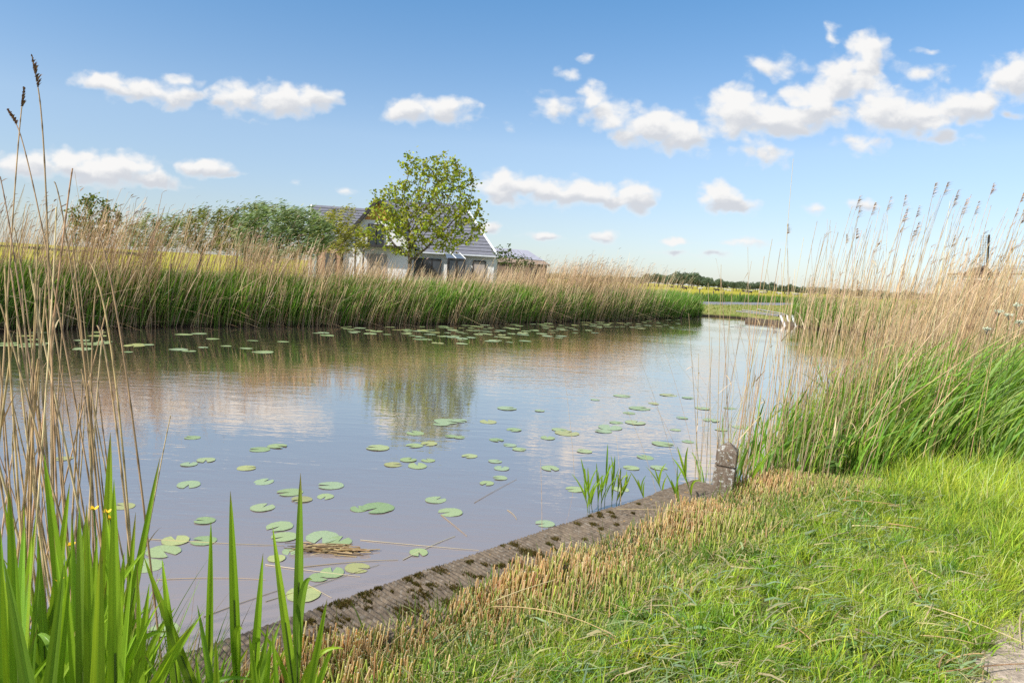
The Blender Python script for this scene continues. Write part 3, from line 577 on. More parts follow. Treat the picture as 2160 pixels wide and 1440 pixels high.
def quay():
    root = empty('plank_quay', tuple(shore(-1))+(.32,)); tag(root, 'weathered ribbed plank edging between the water and the stubble', 'quay')
    us = np.arange(-3.4, 3.02, .0052); ws = np.linspace(0, .5, 12); U_, W_ = np.meshgrid(us, ws, indexing='ij')
    bn = np.floor((us+3.4)/.29); rj = np.random.default_rng(3); bz = rj.normal(0, .0012, 40)[bn.astype(int)]; bw = rj.normal(0, .008, 40)[bn.astype(int)]
    fr = ((us+3.4) % .29)/.29; gap = np.where((fr < .03), -.007, 0)
    ph = (us[:, None]+.05*W_+.004*np.sin(W_*23+us[:, None]*4))*2*PI/.031; groove = -.013*smooth(np.cos(ph), -.2, .9)*(.55+.45*np.sin(us*1.9+2)[:, None]**2)
    Z = groove+bz[:, None]+gap[:, None]+.004*np.sin(W_*9+us[:, None]*2)+.003*rng.normal(0, 1, U_.shape)*.5
    Z[:, 0] = -.012; Wd = W_.copy(); Wd[:, 0] += bw+rng.normal(0, .003, len(us)); Wd[:, 1] = .006+bw*.9
    b = Buf(); x = Q0[0]+T[0]*U_+NIN[0]*Wd; y = Q0[1]+T[1]*U_+NIN[1]*Wd; V = np.stack([x, y, Z+.32], -1)
    low = V[:, :1].copy(); low[..., 2] = -.3; back = V[:, -1:].copy(); back[..., 2] = .05; V = np.concatenate([low, V, back], 1)-np.array(root.location)
    n, k, _ = V.shape; ii = np.arange(n*k).reshape(n, k)
    b.add(V.reshape(-1, 3), np.stack([ii[:-1, :-1], ii[1:, :-1], ii[1:, 1:], ii[:-1, 1:]], -1).reshape(-1, 4), np.array([.3, .3, .3]))
    b.obj('deck', MAT_QUAY, root)
    b = Buf(); spots = [(750,1235,.13),(700,1265,.10),(800,1218,.09),(770,1250,.07),(912,1195,.08),(930,1205,.05),(880,1212,.05),(735,1272,.06),(895,1255,.08),(1085,1148,.05),(1110,1163,.10),(1135,1170,.06),(960,1240,.07),(910,1235,.05),(870,1285,.12),(850,1290,.08),(690,1330,.09),(720,1310,.07),(755,1330,.06),(650,1360,.08),(690,1385,.07),(640,1270,.05),(945,1270,.06),(790,1345,.09),(985,1210,.04)]+[(float(rng.uniform(600, 1350)), 0, float(rng.uniform(.012, .035))) for _ in range(70)]
    for (px, py, r) in spots:
        c = atz(px, py if py else 1285-.32*(px-620)+float(rng.uniform(0, 85)), .32); m_ = int(4200*r); a = rng.normal(0, 1, m_)*r*.42; t_ = rng.normal(0, 1, m_)*r*.32
        p = c[:2]+NIN*a[:, None]+T*t_[:, None]; uu = (p-Q0)@T; ww = (p-Q0)@NIN; p = p[(ww > .012) & (ww < .5)]; m_ = len(p)
        if not m_: continue
        p0 = v3(p, np.full(m_, .313))-np.array(root.location); h = rng.uniform(.006, .022, m_); tip = p0+rng.normal(0, .005, (m_, 3)); tip[:, 2] = p0[:, 2]+h; cc = cmix([(.10, .075, .02), (.13, .085, .025), (.085, .085, .02), (.15, .11, .03)], m_)
        ribbons(b, p0, (p0+tip)/2, tip, rng.uniform(.005, .010, m_), 2, BLADE, cc, cc*1.2)
    o = b.obj('moss', MAT_GRASS, root); o['kind'] = 'stuff'
quay()
def post():
    c = atz(1525, 1034, .32); root = empty('mooring_post', (c[0], c[1], .3), math.radians(-24)); root.rotation_euler = (math.radians(-1), math.radians(1.5), math.radians(-24))
    tag(root, 'squat square oak post with pyramid top and lichen at the quay end', 'post')
    h = .083
    mesh_from('shaft', boxv(-h, h, -h, h, -.75, .232), BOXF, MAT_POST, root, bevel=.005)
    h2 = .07; mesh_from('neck', boxv(-h2, h2, -h2, h2, .225, .262), BOXF, MAT_POST, root)
    V = [(-h, -h, .25), (h, -h, .25), (h, h, .25), (-h, h, .25), (-h, -h, .378), (h, -h, .378), (h, h, .378), (-h, h, .378), (-.012, -.012, .442), (.012, -.012, .442), (.012, .012, .442), (-.012, .012, .442)]
    Fc = [(3, 2, 1, 0)]+[(i, (i+1) % 4, 4+(i+1) % 4, 4+i) for i in range(4)]+[(4+i, 4+(i+1) % 4, 8+(i+1) % 4, 8+i) for i in range(4)]+[(8, 9, 10, 11)]
    mesh_from('cap', V, Fc, MAT_POST, root, bevel=.005)
post()

# ------------------------------------------------------------------ lily pads
def pad_mat():
    m, nt, nd, L = mat_new('lily_pad'); out = N(nd, 'ShaderNodeOutputMaterial'); p = N(nd, 'ShaderNodeBsdfPrincipled'); L.new(p.outputs[0], out.inputs[0]); setin(p, Roughness=.34); p.inputs['Specular IOR Level'].default_value = .45
    oi = N(nd, 'ShaderNodeObjectInfo'); tc = N(nd, 'ShaderNodeTexCoord'); at = N(nd, 'ShaderNodeAttribute', attribute_name='Col')
    r = N(nd, 'ShaderNodeValToRGB'); L.new(oi.outputs['Random'], r.inputs[0])
    r.color_ramp.elements[0].color = (.24, .33, .14, 1); r.color_ramp.elements[1].color = (.33, .32, .12, 1)
    for pos, c in ((.3, (.33, .40, .17)), (.6, (.30, .39, .22)), (.85, (.40, .43, .16))):
        e = r.color_ramp.elements.new(pos); e.color = (*c, 1)
    n1 = N(nd, 'ShaderNodeTexNoise'); setin(n1, Scale=14., Detail=5.); v = vmath(nt, 'ADD', tc.outputs['Object']); L.new(oi.outputs['Location'], v.inputs[1]); L.new(v.outputs[0], n1.inputs['Vector'])
    h = N(nd, 'ShaderNodeHueSaturation'); L.new(r.outputs[0], h.inputs['Color']); mr = N(nd, 'ShaderNodeMapRange'); L.new(n1.outputs[0], mr.inputs[0]); mr.inputs[1].default_value = .3; mr.inputs[2].default_value = .7; mr.inputs[3].default_value = .8; mr.inputs[4].default_value = 1.15; L.new(mr.outputs[0], h.inputs['Value'])
    sp = fmath(nt, 'MULTIPLY', sstep(nt, n1.outputs[0], .66, .72), .6)
    bx = N(nd, 'ShaderNodeMix', data_type='RGBA'); L.new(sp, bx.inputs[0]); L.new(h.outputs[0], bx.inputs[6]); bx.inputs[7].default_value = (.20, .14, .05, 1)
    mu = N(nd, 'ShaderNodeMix', data_type='RGBA', blend_type='MULTIPLY'); mu.inputs[0].default_value = 1; L.new(bx.outputs[2], mu.inputs[6]); L.new(at.outputs['Color'], mu.inputs[7])
    L.new(mu.outputs[2], p.inputs['Base Color']); return m
MAT_PAD = pad_mat()
PADS = []
for k in range(7):
    r_ = np.random.default_rng(40+k); na = 40; gapw = .16+.1*r_.uniform(); th = np.linspace(gapw, 2*PI-gapw, na); el = 1.0+.12*r_.uniform(); b = Buf(); rings = [0.0, .3, .6, .85, 1.0]
    wob = .018*np.sin(th*r_.integers(3, 6)+r_.uniform(0, 6))+.012*np.sin(th*9+r_.uniform(0, 6)); curl = np.maximum(0, np.sin(th*r_.integers(1, 3)+r_.uniform(0, 6))-.45)*(.16 if k in (2, 5) else .05)
    V = []; C_ = []
    for q in rings:
        rr = q*(1+wob*q); z = .035*curl*q**4*3+.010*np.sin(th*2+k)*q*q+.012*(1-q)*0; V.append(np.stack([rr*np.cos(th)*el+(.0), rr*np.sin(th), z+.008+.004*np.cos(th*8)*q], 1)); vein = .92+.08*np.cos(th*16)*q; C_.append(np.repeat((vein*(1.04 if q < .9 else .95))[:, None], 3, 1))
    V = np.array(V); ii = np.arange(len(rings)*na).reshape(len(rings), na); b.add(V.reshape(-1, 3), np.stack([ii[:-1, :-1], ii[1:, :-1], ii[1:, 1:], ii[:-1, 1:]], -1).reshape(-1, 4), np.array(C_).reshape(-1, 3))
    me = b.mesh('lily_pad', True); me.materials.append(MAT_PAD); PADS.append(me)
def pad(xy, r, label, group=None, tilt=0., var=None):
    o = bpy.data.objects.new('lily_pad', PADS[int(rng.integers(0, 7)) if var is None else var]); COL.objects.link(o); zt = rng.uniform(-.06, .06)
    s = r; o.scale = (s, s, max(s, .12)); o.location = (xy[0], xy[1], .002+rng.uniform(0, .004)); o.rotation_euler = (tilt, rng.normal(0, .02), rng.uniform(0, 2*PI)); tag(o, label, 'lily pad', group)
NAMED = {(797,1069,78): 'large lily pad with a small folded yellowish pad touching its rim', (757,1071,42): 'small folded yellowish pad touching the rim of a large one',
 (950,1078,60): 'round lily pad just below a pad with a darker rim, mid-water', (919,1052,50): 'oval lily pad with a darker rim just above a rounder pad', (883,1163,46): 'bright yellow-green pad floating close to the plank quay',
 (698,1022,60): 'flat oval pad floating alone above a pair of touching pads', (640,1250,82): 'pale pad half hidden by the tallest green shoot by the quay corner', (345,1325,72): 'pale pad at the quay foot among the green shoots',
 (305,1190,82): 'big pale pad beside the dry stems, lowest of its cluster', (345,1160,78): 'ragged-edged pad in the middle of the cluster beside the dry stems', (370,1137,64): 'ragged pad at the top of the cluster beside the dry stems', (430,1138,60): 'round pad at the open-water end of the cluster beside the dry stems',
 (432,1096,48): 'brownish pad floating alone above the cluster beside the dry stems', (398,1020,54): 'oval pad floating alone in line with the green shoots', (520,985,44): 'small dark-rimmed pad floating alone in open water',
 (406,921,36): 'farthest single pad in open water beside the dry stems', (680,1130,78): 'largest of the pads overlapping beside the floating reed debris', (1150,1102,48): 'pale pad close to the quay edge beside a thin standing stalk',
 (590,1108,62): 'upper of two big overlapping pads behind the tallest green shoot', (600,1130,62): 'lower of two big overlapping pads behind the tallest green shoot'}
for (px, py, w), lab in NAMED.items():
    c = atz(px, py, 0.01); D = np.hypot(c[0], c[1]); pad(c, w/F*c[1]*.5/1.13, lab, tilt=.0)
MID = [(398,977,40),(432,968,44),(547,946,48),(583,939,46),(554,1014,46),(610,1036,60),(640,1051,50),(687,1045,40),(555,1068,58),(715,1140,66),(1027,1017,36),(1055,1006,36),(797,943,54),(875,912,44),(875,938,42),(905,934,40),(828,978,44),(860,968,40),(882,981,46),(900,969,34),(990,960,38),(1046,971,34),(1058,986,38),(950,919,30),(975,921,28),(940,887,60),(966,886,40),(1033,888,42),(1048,926,36),(1075,937,34),(1095,946,34),(1086,905,36),(1070,860,46),(1135,865,24),(1155,922,36),(1235,950,38),(1160,986,44),(1212,1030,46),(1200,912,60),(1285,900,60),(1270,908,40),(1340,890,50),(1350,860,50),(1410,832,40),(1310,834,40),(1450,838,30),(1310,1030,40),(1400,935,50),(1365,963,40),(1330,985,40),(700,1205,60),(755,1195,60),(670,1215,50),(1500,885,40),(1480,860,36),(1540,860,30),(1390,985,40),(1180,905,36),(930,893,40),(1300,890,34),(1325,870,30),(1440,880,30),(1560,900,36),(1450,930,30),(135,965,40),(260,1065,50),(1255,842,24),(1380,850,26),(1520,905,30),(1425,905,28),(610,1160,40),(580,1175,44)]
for (px, py, w) in MID:
    c = atz(px+rng.normal(0, 2), py, .01); pad(c, w/F*c[1]*.5/1.15, 'green lily pad among others scattered over the open water', 'lily pads scattered over the open water')
k = 0
while k < 205:
    if k < 172:
        px = rng.uniform(620, 1700)*.5+rng.uniform(620, 1500)*.5; t_ = (px-640)/840; yb = 690-18*t_; py = yb+rng.beta(1.2, 2.2)*(16+32*np.exp(-((px-1020)/260)**2))
        if px > 1500: py = 668+rng.uniform(8, 22)
    else:
        px = rng.uniform(0, 640); py = rng.uniform(700, 742)
    c = atz(px, py, .01); k += 1
    if sdist(np.array([c[0]]), np.array([c[1]]))[0] < .25: continue
    pad(c, rng.uniform(.10, .22), 'pale lily pad among many in the band before the far reeds', 'lily pads in the band before the far reeds')

# ------------------------------------------------------------------ single dry reed stems
MAT_STEM = veg_mat('dry_stem', .08, .45, .35)
def reed_stem(p0, p1, p2, r, label, group, plume=0., leaf=True, name='dry_reed', soft=False):
    p0, p1, p2 = [np.array(p, float) for p in (p0, p1, p2)]; b = Buf(); S = 14; rel = lambda p: (p-p0)[None]
    P_ = bez(rel(p0), rel(p1), rel(p2), S); t = np.linspace(0, 1, S+1); c0 = cmix([(.62, .43, .21), (.57, .40, .21), (.66, .50, .28), (.52, .35, .19)], 1)
    S2 = 56; P2 = bez(rel(p0), rel(p1), rel(p2), S2); t2 = np.linspace(0, 1, S2+1); nodes_ = (np.arange(S2+1) % 5 == int(rng.integers(0, 5)))
    cc = c0[:, None]*np.where(nodes_, .5, 1.0+.06*rng.normal(0, 1, S2+1))[None, :, None]; R_ = r*(1-.5*t2)*np.where(nodes_, 1.18, 1.)
    tubes(b, P2, R_[None], 7, cc, True)
    o = b.obj(name, MAT_STEM, None, True); o.location = p0; tag(o, label, 'reed', group)
    if leaf:
        b = Buf(); k = 1; tt = rng.uniform(.15, .7, k)[:, None]; a0, a1, a2 = [np.repeat(rel(p), k, 0) for p in (p0, p1, p2)]; pb = (1-tt)**2*a0+2*tt*(1-tt)*a1+tt*tt*a2; ll = rng.uniform(.08, .3, (k, 1)); d_ = (a2-a0)/np.linalg.norm(a2-a0)
        pe = pb+d_*ll*rng.uniform(.4, 1, (k, 1))+hvec(k)*ll*.35; c = cmix([(.50, .38, .22), (.44, .32, .18)], k); ribbons(b, pb, (pb+pe)/2+d_*.03, pe, rng.uniform(.003, .007, k), 4, BLADE, c, c); b.obj('dead_leaf', MAT_DRY, o)
    if plume:
        b = Buf(); k = 46; tt = rng.uniform(0, 1, k); tip = rel(p2); ax = (p2-p1)/np.linalg.norm(p2-p1); pb = tip+ax*(tt*plume)[:, None]; out_ = hvec(k)*.5+np.array([.35, 0, .9]); ln = plume*.32*(1-.6*tt)*rng.uniform(.5, 1, k); pal = [(.20, .12, .06), (.26, .16, .085), (.15, .09, .05)]
        if soft: out_ = hvec(k)*.28+np.array([1.0, 0, .45]); ln = plume*.6*(1-.5*tt)*rng.uniform(.4, 1, k); pal = [(.60, .45, .31), (.50, .37, .25), (.42, .30, .20)]
        pe = pb+out_*ln[:, None]; c = cmix(pal, k)
        ribbons(b, pb, (pb+pe)/2+np.array([0, 0, .006]), pe, rng.uniform(.004, .010, k), 3, BLADE, c, c*1.15); tubes(b, np.stack([tip, tip+ax*plume], 1), np.array([[.0012, .0006]]), 4, np.tile(c0*.6, (1, 2, 1)).reshape(1, 2, 3), False); b.obj('plume', MAT_DRY, o)
    return o
def img_stem(top, mid, low, D, r, label, group=None, plume=0., leaf=True, dD=0., zb=0.02):
    """a stem through three points seen at distance D, carried on down to its foot"""
    A_ = aty(*low, D); B_ = aty(*mid, D+dD*.5); C_ = aty(*top, D+dD); e = A_-B_; e /= np.linalg.norm(e); k = max(0., (A_[2]-zb)/max(.2, -e[2])); p0 = A_+e*k; p0[2] = zb
    ctrl = 2*B_-.5*(p0+C_); ctrl = .6*ctrl+.4*(p0+C_)/2
    return reed_stem(p0, ctrl, C_, r, label, group, plume, leaf)
G1 = 'dry reed stems of the clump beside the green shoots'; L1 = 'bare dry reed stem in the clump rising behind the green shoots'
img_stem((80,185), (108,440), (112,900), 2.5, .0042, 'tallest dry reed with a dark brown plume against the sky', None, .11, False)
img_stem((46,225), (22,480), (4,800), 2.6, .0038, 'tall dry reed with a thin drooping seed head beside the plumed one', None, .07, False)
img_stem((34,262), (92,440), (170,900), 2.6, .0036, 'long dry reed bending across its neighbours with sparse seeds at its tip', None, .06, False)
img_stem((208,497), (268,700), (294,950), 2.3, .0042, 'broken-topped reed, outermost towards the open water', None)
img_stem((188,552), (258,730), (268,930), 2.3, .0042, 'broken-topped reed crossing just inside the outermost one', None)
img_stem((205,686), (250,830), (262,980), 2.2, .0045, 'short cut-off thick reed before the far bank reflection', None)
img_stem((360,875), (322,1060), (275,1330), 2.5, .0032, 'thin straight reed leaning towards open water above the lily cluster', None)
for top, mid, low, D in [((153,355),(122,570),(88,900),2.5),((114,383),(150,500),(185,800),2.7),((150,490),(167,630),(192,900),2.3),((0,372),(45,600),(90,950),2.4),((10,560),(18,760),(35,1000),2.0),((62,560),(90,720),(150,1000),2.2),((96,590),(90,760),(60,1000),2.1),((0,640),(50,800),(120,1060),2.0),((30,480),(60,640),(88,900),2.6)]:
    img_stem(top, mid, low, D, rng.uniform(.0035, .0048), L1, G1)
for i in range(54):
    lx = rng.beta(1.3, 1.7)*330-60; D = rng.uniform(2.0, 3.1); lean = rng.normal(-.02, .14); ty = rng.choice([rng.uniform(430, 640), rng.uniform(620, 900), rng.uniform(820, 1000)], p=[.34, .36, .30]); low = (lx, 1180); tx = lx+lean*(1180-ty)
    if tx > 235: tx = 235-rng.uniform(0, 60)
    mid = ((lx+tx)/2+rng.normal(0, 8), (1180+ty)/2)
    img_stem((tx, ty), mid, low, D, rng.uniform(.0026, .0052), L1, G1, 0, rng.uniform() < .5, zb=rng.uniform(-.05, .03))
G2 = 'dry reed stems fanning out beside the mooring post'; L2 = 'slender dry reed stem fanning out over water beyond the mooring post'
for i in range(84):
    bx = 1630+195*rng.beta(1.5, 1.1); by = rng.uniform(975, 1004); c = atz(bx, by, .05 if bx < 1700 else .3); f_ = (bx-1690)/100; D = c[1]
    ty = rng.choice([rng.uniform(440, 620), rng.uniform(600, 760), rng.uniform(740, 880)], p=[.36, .36, .28]); tx = bx+(1000-ty)*(-.03+.12*f_+rng.normal(0, .045))
    C_ = aty(tx, ty, D+rng.uniform(-.3, .3)); mid = (c+C_)/2+np.array([rng.normal(0, .03)+.03*np.sign(f_), 0, .08]); reed_stem(c, mid, C_, rng.uniform(.0016, .0034), L2, G2, .10 if rng.uniform() < .16 else 0, rng.uniform() < .6, soft=True)
for top, base in [((1415,745),(1570,1010)),((1500,640),(1600,1005)),((1340,735),(1440,1060)),((1475,790),(1590,1020)),((1510,545),(1580,1000)),((1455,735),(1500,1060)),((1395,720),(1480,1050)),((1185,760),(1212,1010)),((1320,860),(1395,1085)),((1370,835),(1470,1070)),((1535,600),(1615,1000)),((1140,968),(1143,1200)),((1555,690),(1640,1000)),((1300,920),(1310,1075))]:
    c = atz(*base, .05); C_ = aty(*top, c[1]+.1); mid = (c+C_)/2+np.array([.12*(C_[0]-c[0])*-1, 0, .05]); reed_stem(c, mid, C_, .0017, 'thin lone dry stalk standing at the water side of the quay', 'thin lone stalks along the water side of the quay', 0, False)
for (top, base) in [((2160,690),(1690,940)),((2130,540),(1960,800)),((2160,700),(1900,870)),((2100,560),(1760,900))]:
    c = aty(*base, 6.4); C_ = aty(*top, 5.9); reed_stem(c-np.array([.0, 0, .5]), (c+C_)/2+np.array([0, 0, .05]), C_, .0045, 'pale dry stalk lying aslant across the tall green grass', 'pale stalks aslant across the tall green grass', 0, True)
# plumed reeds over the windmill stand
for i in range(84):
    px = 1720+450*rng.uniform()**.8; px = px-70*rng.uniform() if 2035 < px < 2115 else px; D = rng.uniform(6.2, 8.2); ty = rng.uniform(425, 560)-(px > 1850)*18; hor = 580+(px-1080)*.0577; C_ = aty(px, ty, D); zt = C_[2]
    c = np.array([C_[0]-rng.uniform(.05, .55)*(.4+(px-1740)/420), D+rng.uniform(-.2, .2), .3]); mid = c*.45+C_*.55+np.array([-.10, 0, .12]); reed_stem(c, mid, C_, rng.uniform(.0026, .004), 'tall dry reed topping the near stand before the windmill', 'tall dry reeds topping the near stand', rng.uniform(.10, .18) if rng.uniform() < .32 else 0, True, soft=True)

# ------------------------------------------------------------------ broad green shoots
MAT_SHOOT = veg_mat('shoot_leaf', .5, .38, .4, tr_tint=(1.2, 1.12, .45))
SH = [(.26, .42, .03), (.31, .46, .035), (.21, .36, .04)]
def shoot(base, tip, label, group, ls=1., nl=5, pale=False, name='reed_shoot'):
    base = np.array(base, float); tip = np.array(tip, float); ax = tip-base; Ls = np.linalg.norm(ax); d_ = ax/Ls; b = Buf()
    st = base+d_*Ls*.72; tubes(b, bez((base-base)[None], ((st-base)*.5)[None], (st-base)[None], 4), np.linspace(.0042, .002, 5)[None]*ls, 6, np.tile(np.array([[[.16, .24, .05]]]), (1, 5, 1)), False)
    o = b.obj(name, MAT_SHOOT, None, True); o.location = base; tag(o, label, 'reed shoot', group)
    a0 = rng.uniform(0, PI)
    for k in range(nl):
        f_ = .96-(.68*k/max(1, nl-1)) if k else 1.0; sgn = 1 if k % 2 else -1; root_ = d_*Ls*(.72*max(.08, f_-.28*(k == 0)-.1)); L_ = (.40 if k == 0 else rng.uniform(.26, .44))*ls
        az = a0+PI*(k % 2)+rng.normal(0, .4); hz = np.array([math.cos(az), math.sin(az)*.6, 0]); sp = .0 if k == 0 else rng.uniform(.14, .5)
        tp = (ax if k == 0 else root_+d_*L_*(1-.3*sp)+hz*L_*sp+np.array([.1, 0, 0])*L_); md = root_*.5+tp*.5-hz*L_*sp*.25+d_*.03
        if k and rng.uniform() < .18: tp = tp+np.array([.15*L_, 0, -.35*L_]); md = md+d_*.1*L_
        w = (.027 if k == 0 else rng.uniform(.014, .030))*ls; b = Buf(); S = 12; P_ = bez(root_[None], md[None], tp[None], S)[0]; t = np.linspace(0, 1, S+1); ww = w*LEAF(t)*.5
        tg = np.gradient(P_, axis=0); tg /= np.linalg.norm(tg, axis=1, keepdims=True); sd = np.cross(tg, np.array([math.sin(az)*.55, -.85, .25])[None]+0*tg); sd /= np.linalg.norm(sd, axis=1, keepdims=True); nn = np.cross(sd, tg)
        tw = rng.normal(0, .35)*t; sd2 = sd*np.cos(tw)[:, None]+nn*np.sin(tw)[:, None]; nn2 = np.cross(sd2, tg)
        cols = np.linspace(-1, 1, 9); V = P_[:, None]+sd2[:, None]*(ww[:, None]*cols)[..., None]+nn2[:, None]*(ww[:, None]*np.abs(cols)*.38)[..., None]
        c = cmix(SH, 1, .1)[0]; c = np.array([.26, .36, .17]) if (pale and k == nl-1) else c; sh_ = np.array([1.02, .9, 1.04, .88, 1.25, .9, 1.05, .88, 1.0]); C_ = c[None, None]*sh_[None, :, None]*(1+.25*t**3)[:, None, None]*(1+.05*rng.normal(0, 1, (S+1, 9)))[..., None]; tipk = (smooth(t, rng.uniform(.80, .97), 1.0)*(rng.uniform() < .6))[:, None, None]; C_ = C_*(1-tipk)+np.array([.30, .22, .08])*tipk
        ii = np.arange((S+1)*9).reshape(S+1, 9); b.add(V.reshape(-1, 3), np.stack([ii[:-1, :-1], ii[:-1, 1:], ii[1:, 1:], ii[1:, :-1]], -1).reshape(-1, 4), C_.reshape(-1, 3)); b.obj('leaf', MAT_SHOOT, o, True)
    return o
def img_shoot(tip, base, D, label, group=None, ls=1., nl=5, pale=False):
    C_ = aty(*tip, D); A_ = aty(*base, D); e = (A_-C_)/np.linalg.norm(A_-C_); g_ = float(height(A_[0], A_[1])); k = (A_[2]-g_)/max(.4, -e[2]); A2 = A_+e*max(0, k); A2[0] = .6*A2[0]+.4*A_[0]; A2[2] = g_
    return shoot(A2, C_, label, group, ls, nl, pale)
G3 = 'green reed shoots crowded beside the dry reeds'; L3 = 'broad-leaved green shoot in the crowd at the foot of the dry reeds'
for tip, base, D, lab, ls, nl in [((233,911),(215,1440),1.5,'tallest broad green shoot in the crowd by the dry reeds',1.15,6),((93,958),(170,1440),1.45,'broad green shoot leaning back towards the dry reeds, second tallest',1.15,6),((183,1063),(190,1440),1.3,None,1.1,5),((212,1152),(200,1480),1.1,None,1.1,4),((8,1180),(90,1480),1.1,None,1.1,4),((338,962),(230,1400),1.6,'thin green blade arching out over open water from the crowd',.8,3),((315,1230),(272,1480),1.2,None,1.,4),
    ((486,1035),(505,1440),1.7,'upright broad green shoot halfway between the crowd and the quay',1.,5),((445,1098),(440,1400),1.8,'slender green shoot beside the lily cluster',.8,3),((634,997),(628,1440),1.75,'tall green shoot standing alone before the plank quay',1.05,5),((575,1110),(632,1440),1.72,'thinner green shoot crossing the lone tall one at the quay',.9,4),((555,1165),(530,1440),1.7,'short green shoot between the two upright ones',.9,4),((342,1177),(385,1440),1.6,'green shoot with spreading leaves near the hidden quay end',1.,5),((303,1172),(440,1440),1.6,'green shoot with one long leaf slanting over the water',1.,3),((690,1262),(640,1440),1.6,'short green shoot with pale drooping leaves on the planks',.9,5)]:
    img_shoot(tip, base, D, lab or L3, None if lab else G3, ls, nl, pale=px > 0)
for i in range(46):
    bx = rng.uniform(-60, 330); tip = (bx+rng.normal(5, 45), rng.uniform(1050, 1330)+max(0, bx-200)*.4); img_shoot(tip, (bx, 1440), rng.uniform(1.15, 2.1), L3, G3, rng.uniform(.55, 1.05), int(rng.integers(4, 7)), rng.uniform() < .4)
for i in range(18):
    bx = rng.uniform(-50, 300); img_shoot((bx+rng.normal(15, 50), rng.uniform(1010, 1230)), (bx, 1440), rng.uniform(1.15, 1.7), L3, G3, rng.uniform(.95, 1.2), 6, rng.uniform() < .3)
for i in range(10):
    bx = rng.uniform(340, 680); img_shoot((bx+rng.normal(0, 30), rng.uniform(1270, 1390)), (bx, 1440), rng.uniform(1.4, 1.8), 'low green shoot with spread leaves before the plank quay', 'low green shoots before the plank quay', rng.uniform(.6, .9), 5, True)
G4 = 'slim green reed shoots in the water beside the quay'; L4 = 'slim young green shoot standing in the water against the quay'
for (tx, ty, bx, by) in [(1282,935,1275,1068),(1297,960,1290,1070),(1240,985,1243,1082),(1258,975,1262,1075),(1310,985,1300,1066),(1225,965,1250,1080),(1270,1000,1268,1072),(1325,1000,1305,1065),(1232,1015,1240,1080),(1380,985,1400,1050),(1345,1010,1360,1060)]:
    c = atz(bx, by, 0.); shoot(c, aty(tx, ty, c[1]), L4, G4, .75, 4)
for (tx, ty, bx, by, lab) in [(1428,940,1462,1060,'larger green shoot with a bent dark leaf before the post'),(1600,975,1572,1035,'single green shoot with drooping leaves just past the mooring post'),(1415,1010,1435,1075,'low green shoot at the plank edge short of the post')]:
    c = atz(bx, by, .3); shoot(c, aty(tx, ty, c[1]), lab, None, .9, 4)

B = Buf(); n = 5200; bx = rng.uniform(-120, 420, n); D = rng.uniform(1.15, 2.4, n); X = (bx-1080)/F*D*1.02; Yy = D; k_ = rng.uniform(0, 1, n) < np.where(bx < 300, 1, .4); X, Yy = X[k_], Yy[k_]; n = len(X); z0 = np.maximum(height(X, Yy), -.05); m_ = z0 > -.02; X, Yy, z0 = X[m_], Yy[m_], z0[m_]; n = len(X)
h = rng.uniform(.2, .62, n); p0 = v3(np.stack([X, Yy], 1), z0); tp = p0+hvec(n)*(h*rng.uniform(.1, .6, n))[:, None]+np.array([.1, 0, 0])*h[:, None]; tp[:, 2] += h; md = (p0+tp)/2; md[:, 2] += h*.18; dead = rng.uniform(0, 1, n) < .22; c = np.where(dead[:, None], cmix([(.50, .38, .20), (.40, .29, .15)], n), cmix([(.18, .33, .035), (.24, .40, .04), (.13, .26, .035)], n))
ribbons(B, p0, md, tp, rng.uniform(.003, .012, n), 6, BLADE, c*.92, c*1.08); tag(B.obj('bank_grass', MAT_GREEN), 'long grass and dead stems filling between the broad green shoots', 'grass', kind='stuff')
# yellow flowers among the shoots, white umbels over the tall grass
MAT_YEL = simple_mat('yellow_petal', (.75, .48, .02), .5, .3, 20, .1); MAT_WHT = simple_mat('white_umbel', (.62, .66, .50), .7, .2, 40, .12)
for (px, py, r) in [(198,1076,.010),(226,1082,.009),(233,1096,.0105),(150,1152,.009),(126,1226,.0085)]:
    c = aty(px, py, 1.42); gz = float(height(c[0], c[1])); b = Buf(); base = np.array([c[0]+.03, c[1]+.02, gz]); tubes(b, bez(np.zeros((1, 3)), (np.array(c)-base)[None]*.5+np.array([[.02, 0, 0]]), (np.array(c)-base)[None], 5), np.full((1, 6), .0014), 5, np.tile(np.array([[[.14, .24, .05]]]), (1, 6, 1)), False)
    o = b.obj('yellow_flower', MAT_SHOOT, None, True); o.location = base; tag(o, 'small yellow flower on a thin stem among the green shoots', 'flower', 'yellow flowers among the green shoots')
    V = []; Fc = []
    for k in range(5):
        a = k*2*PI/5; e = np.array([math.cos(a), math.sin(a), 0]); s_ = np.array([-math.sin(a), math.cos(a), 0]); j = len(V); q = np.array(c)-base
        V += [q, q+e*r*.6+s_*r*.42+np.array([0, 0, r*.35]), q+e*r*1.05+s_*r*.2+np.array([0, 0, r*.75]), q+e*r*1.05-s_*r*.2+np.array([0, 0, r*.75]), q+e*r*.6-s_*r*.42+np.array([0, 0, r*.35])]; Fc.append(tuple(range(j, j+5)))
    mesh_from('petals', V, Fc, MAT_YEL, o)
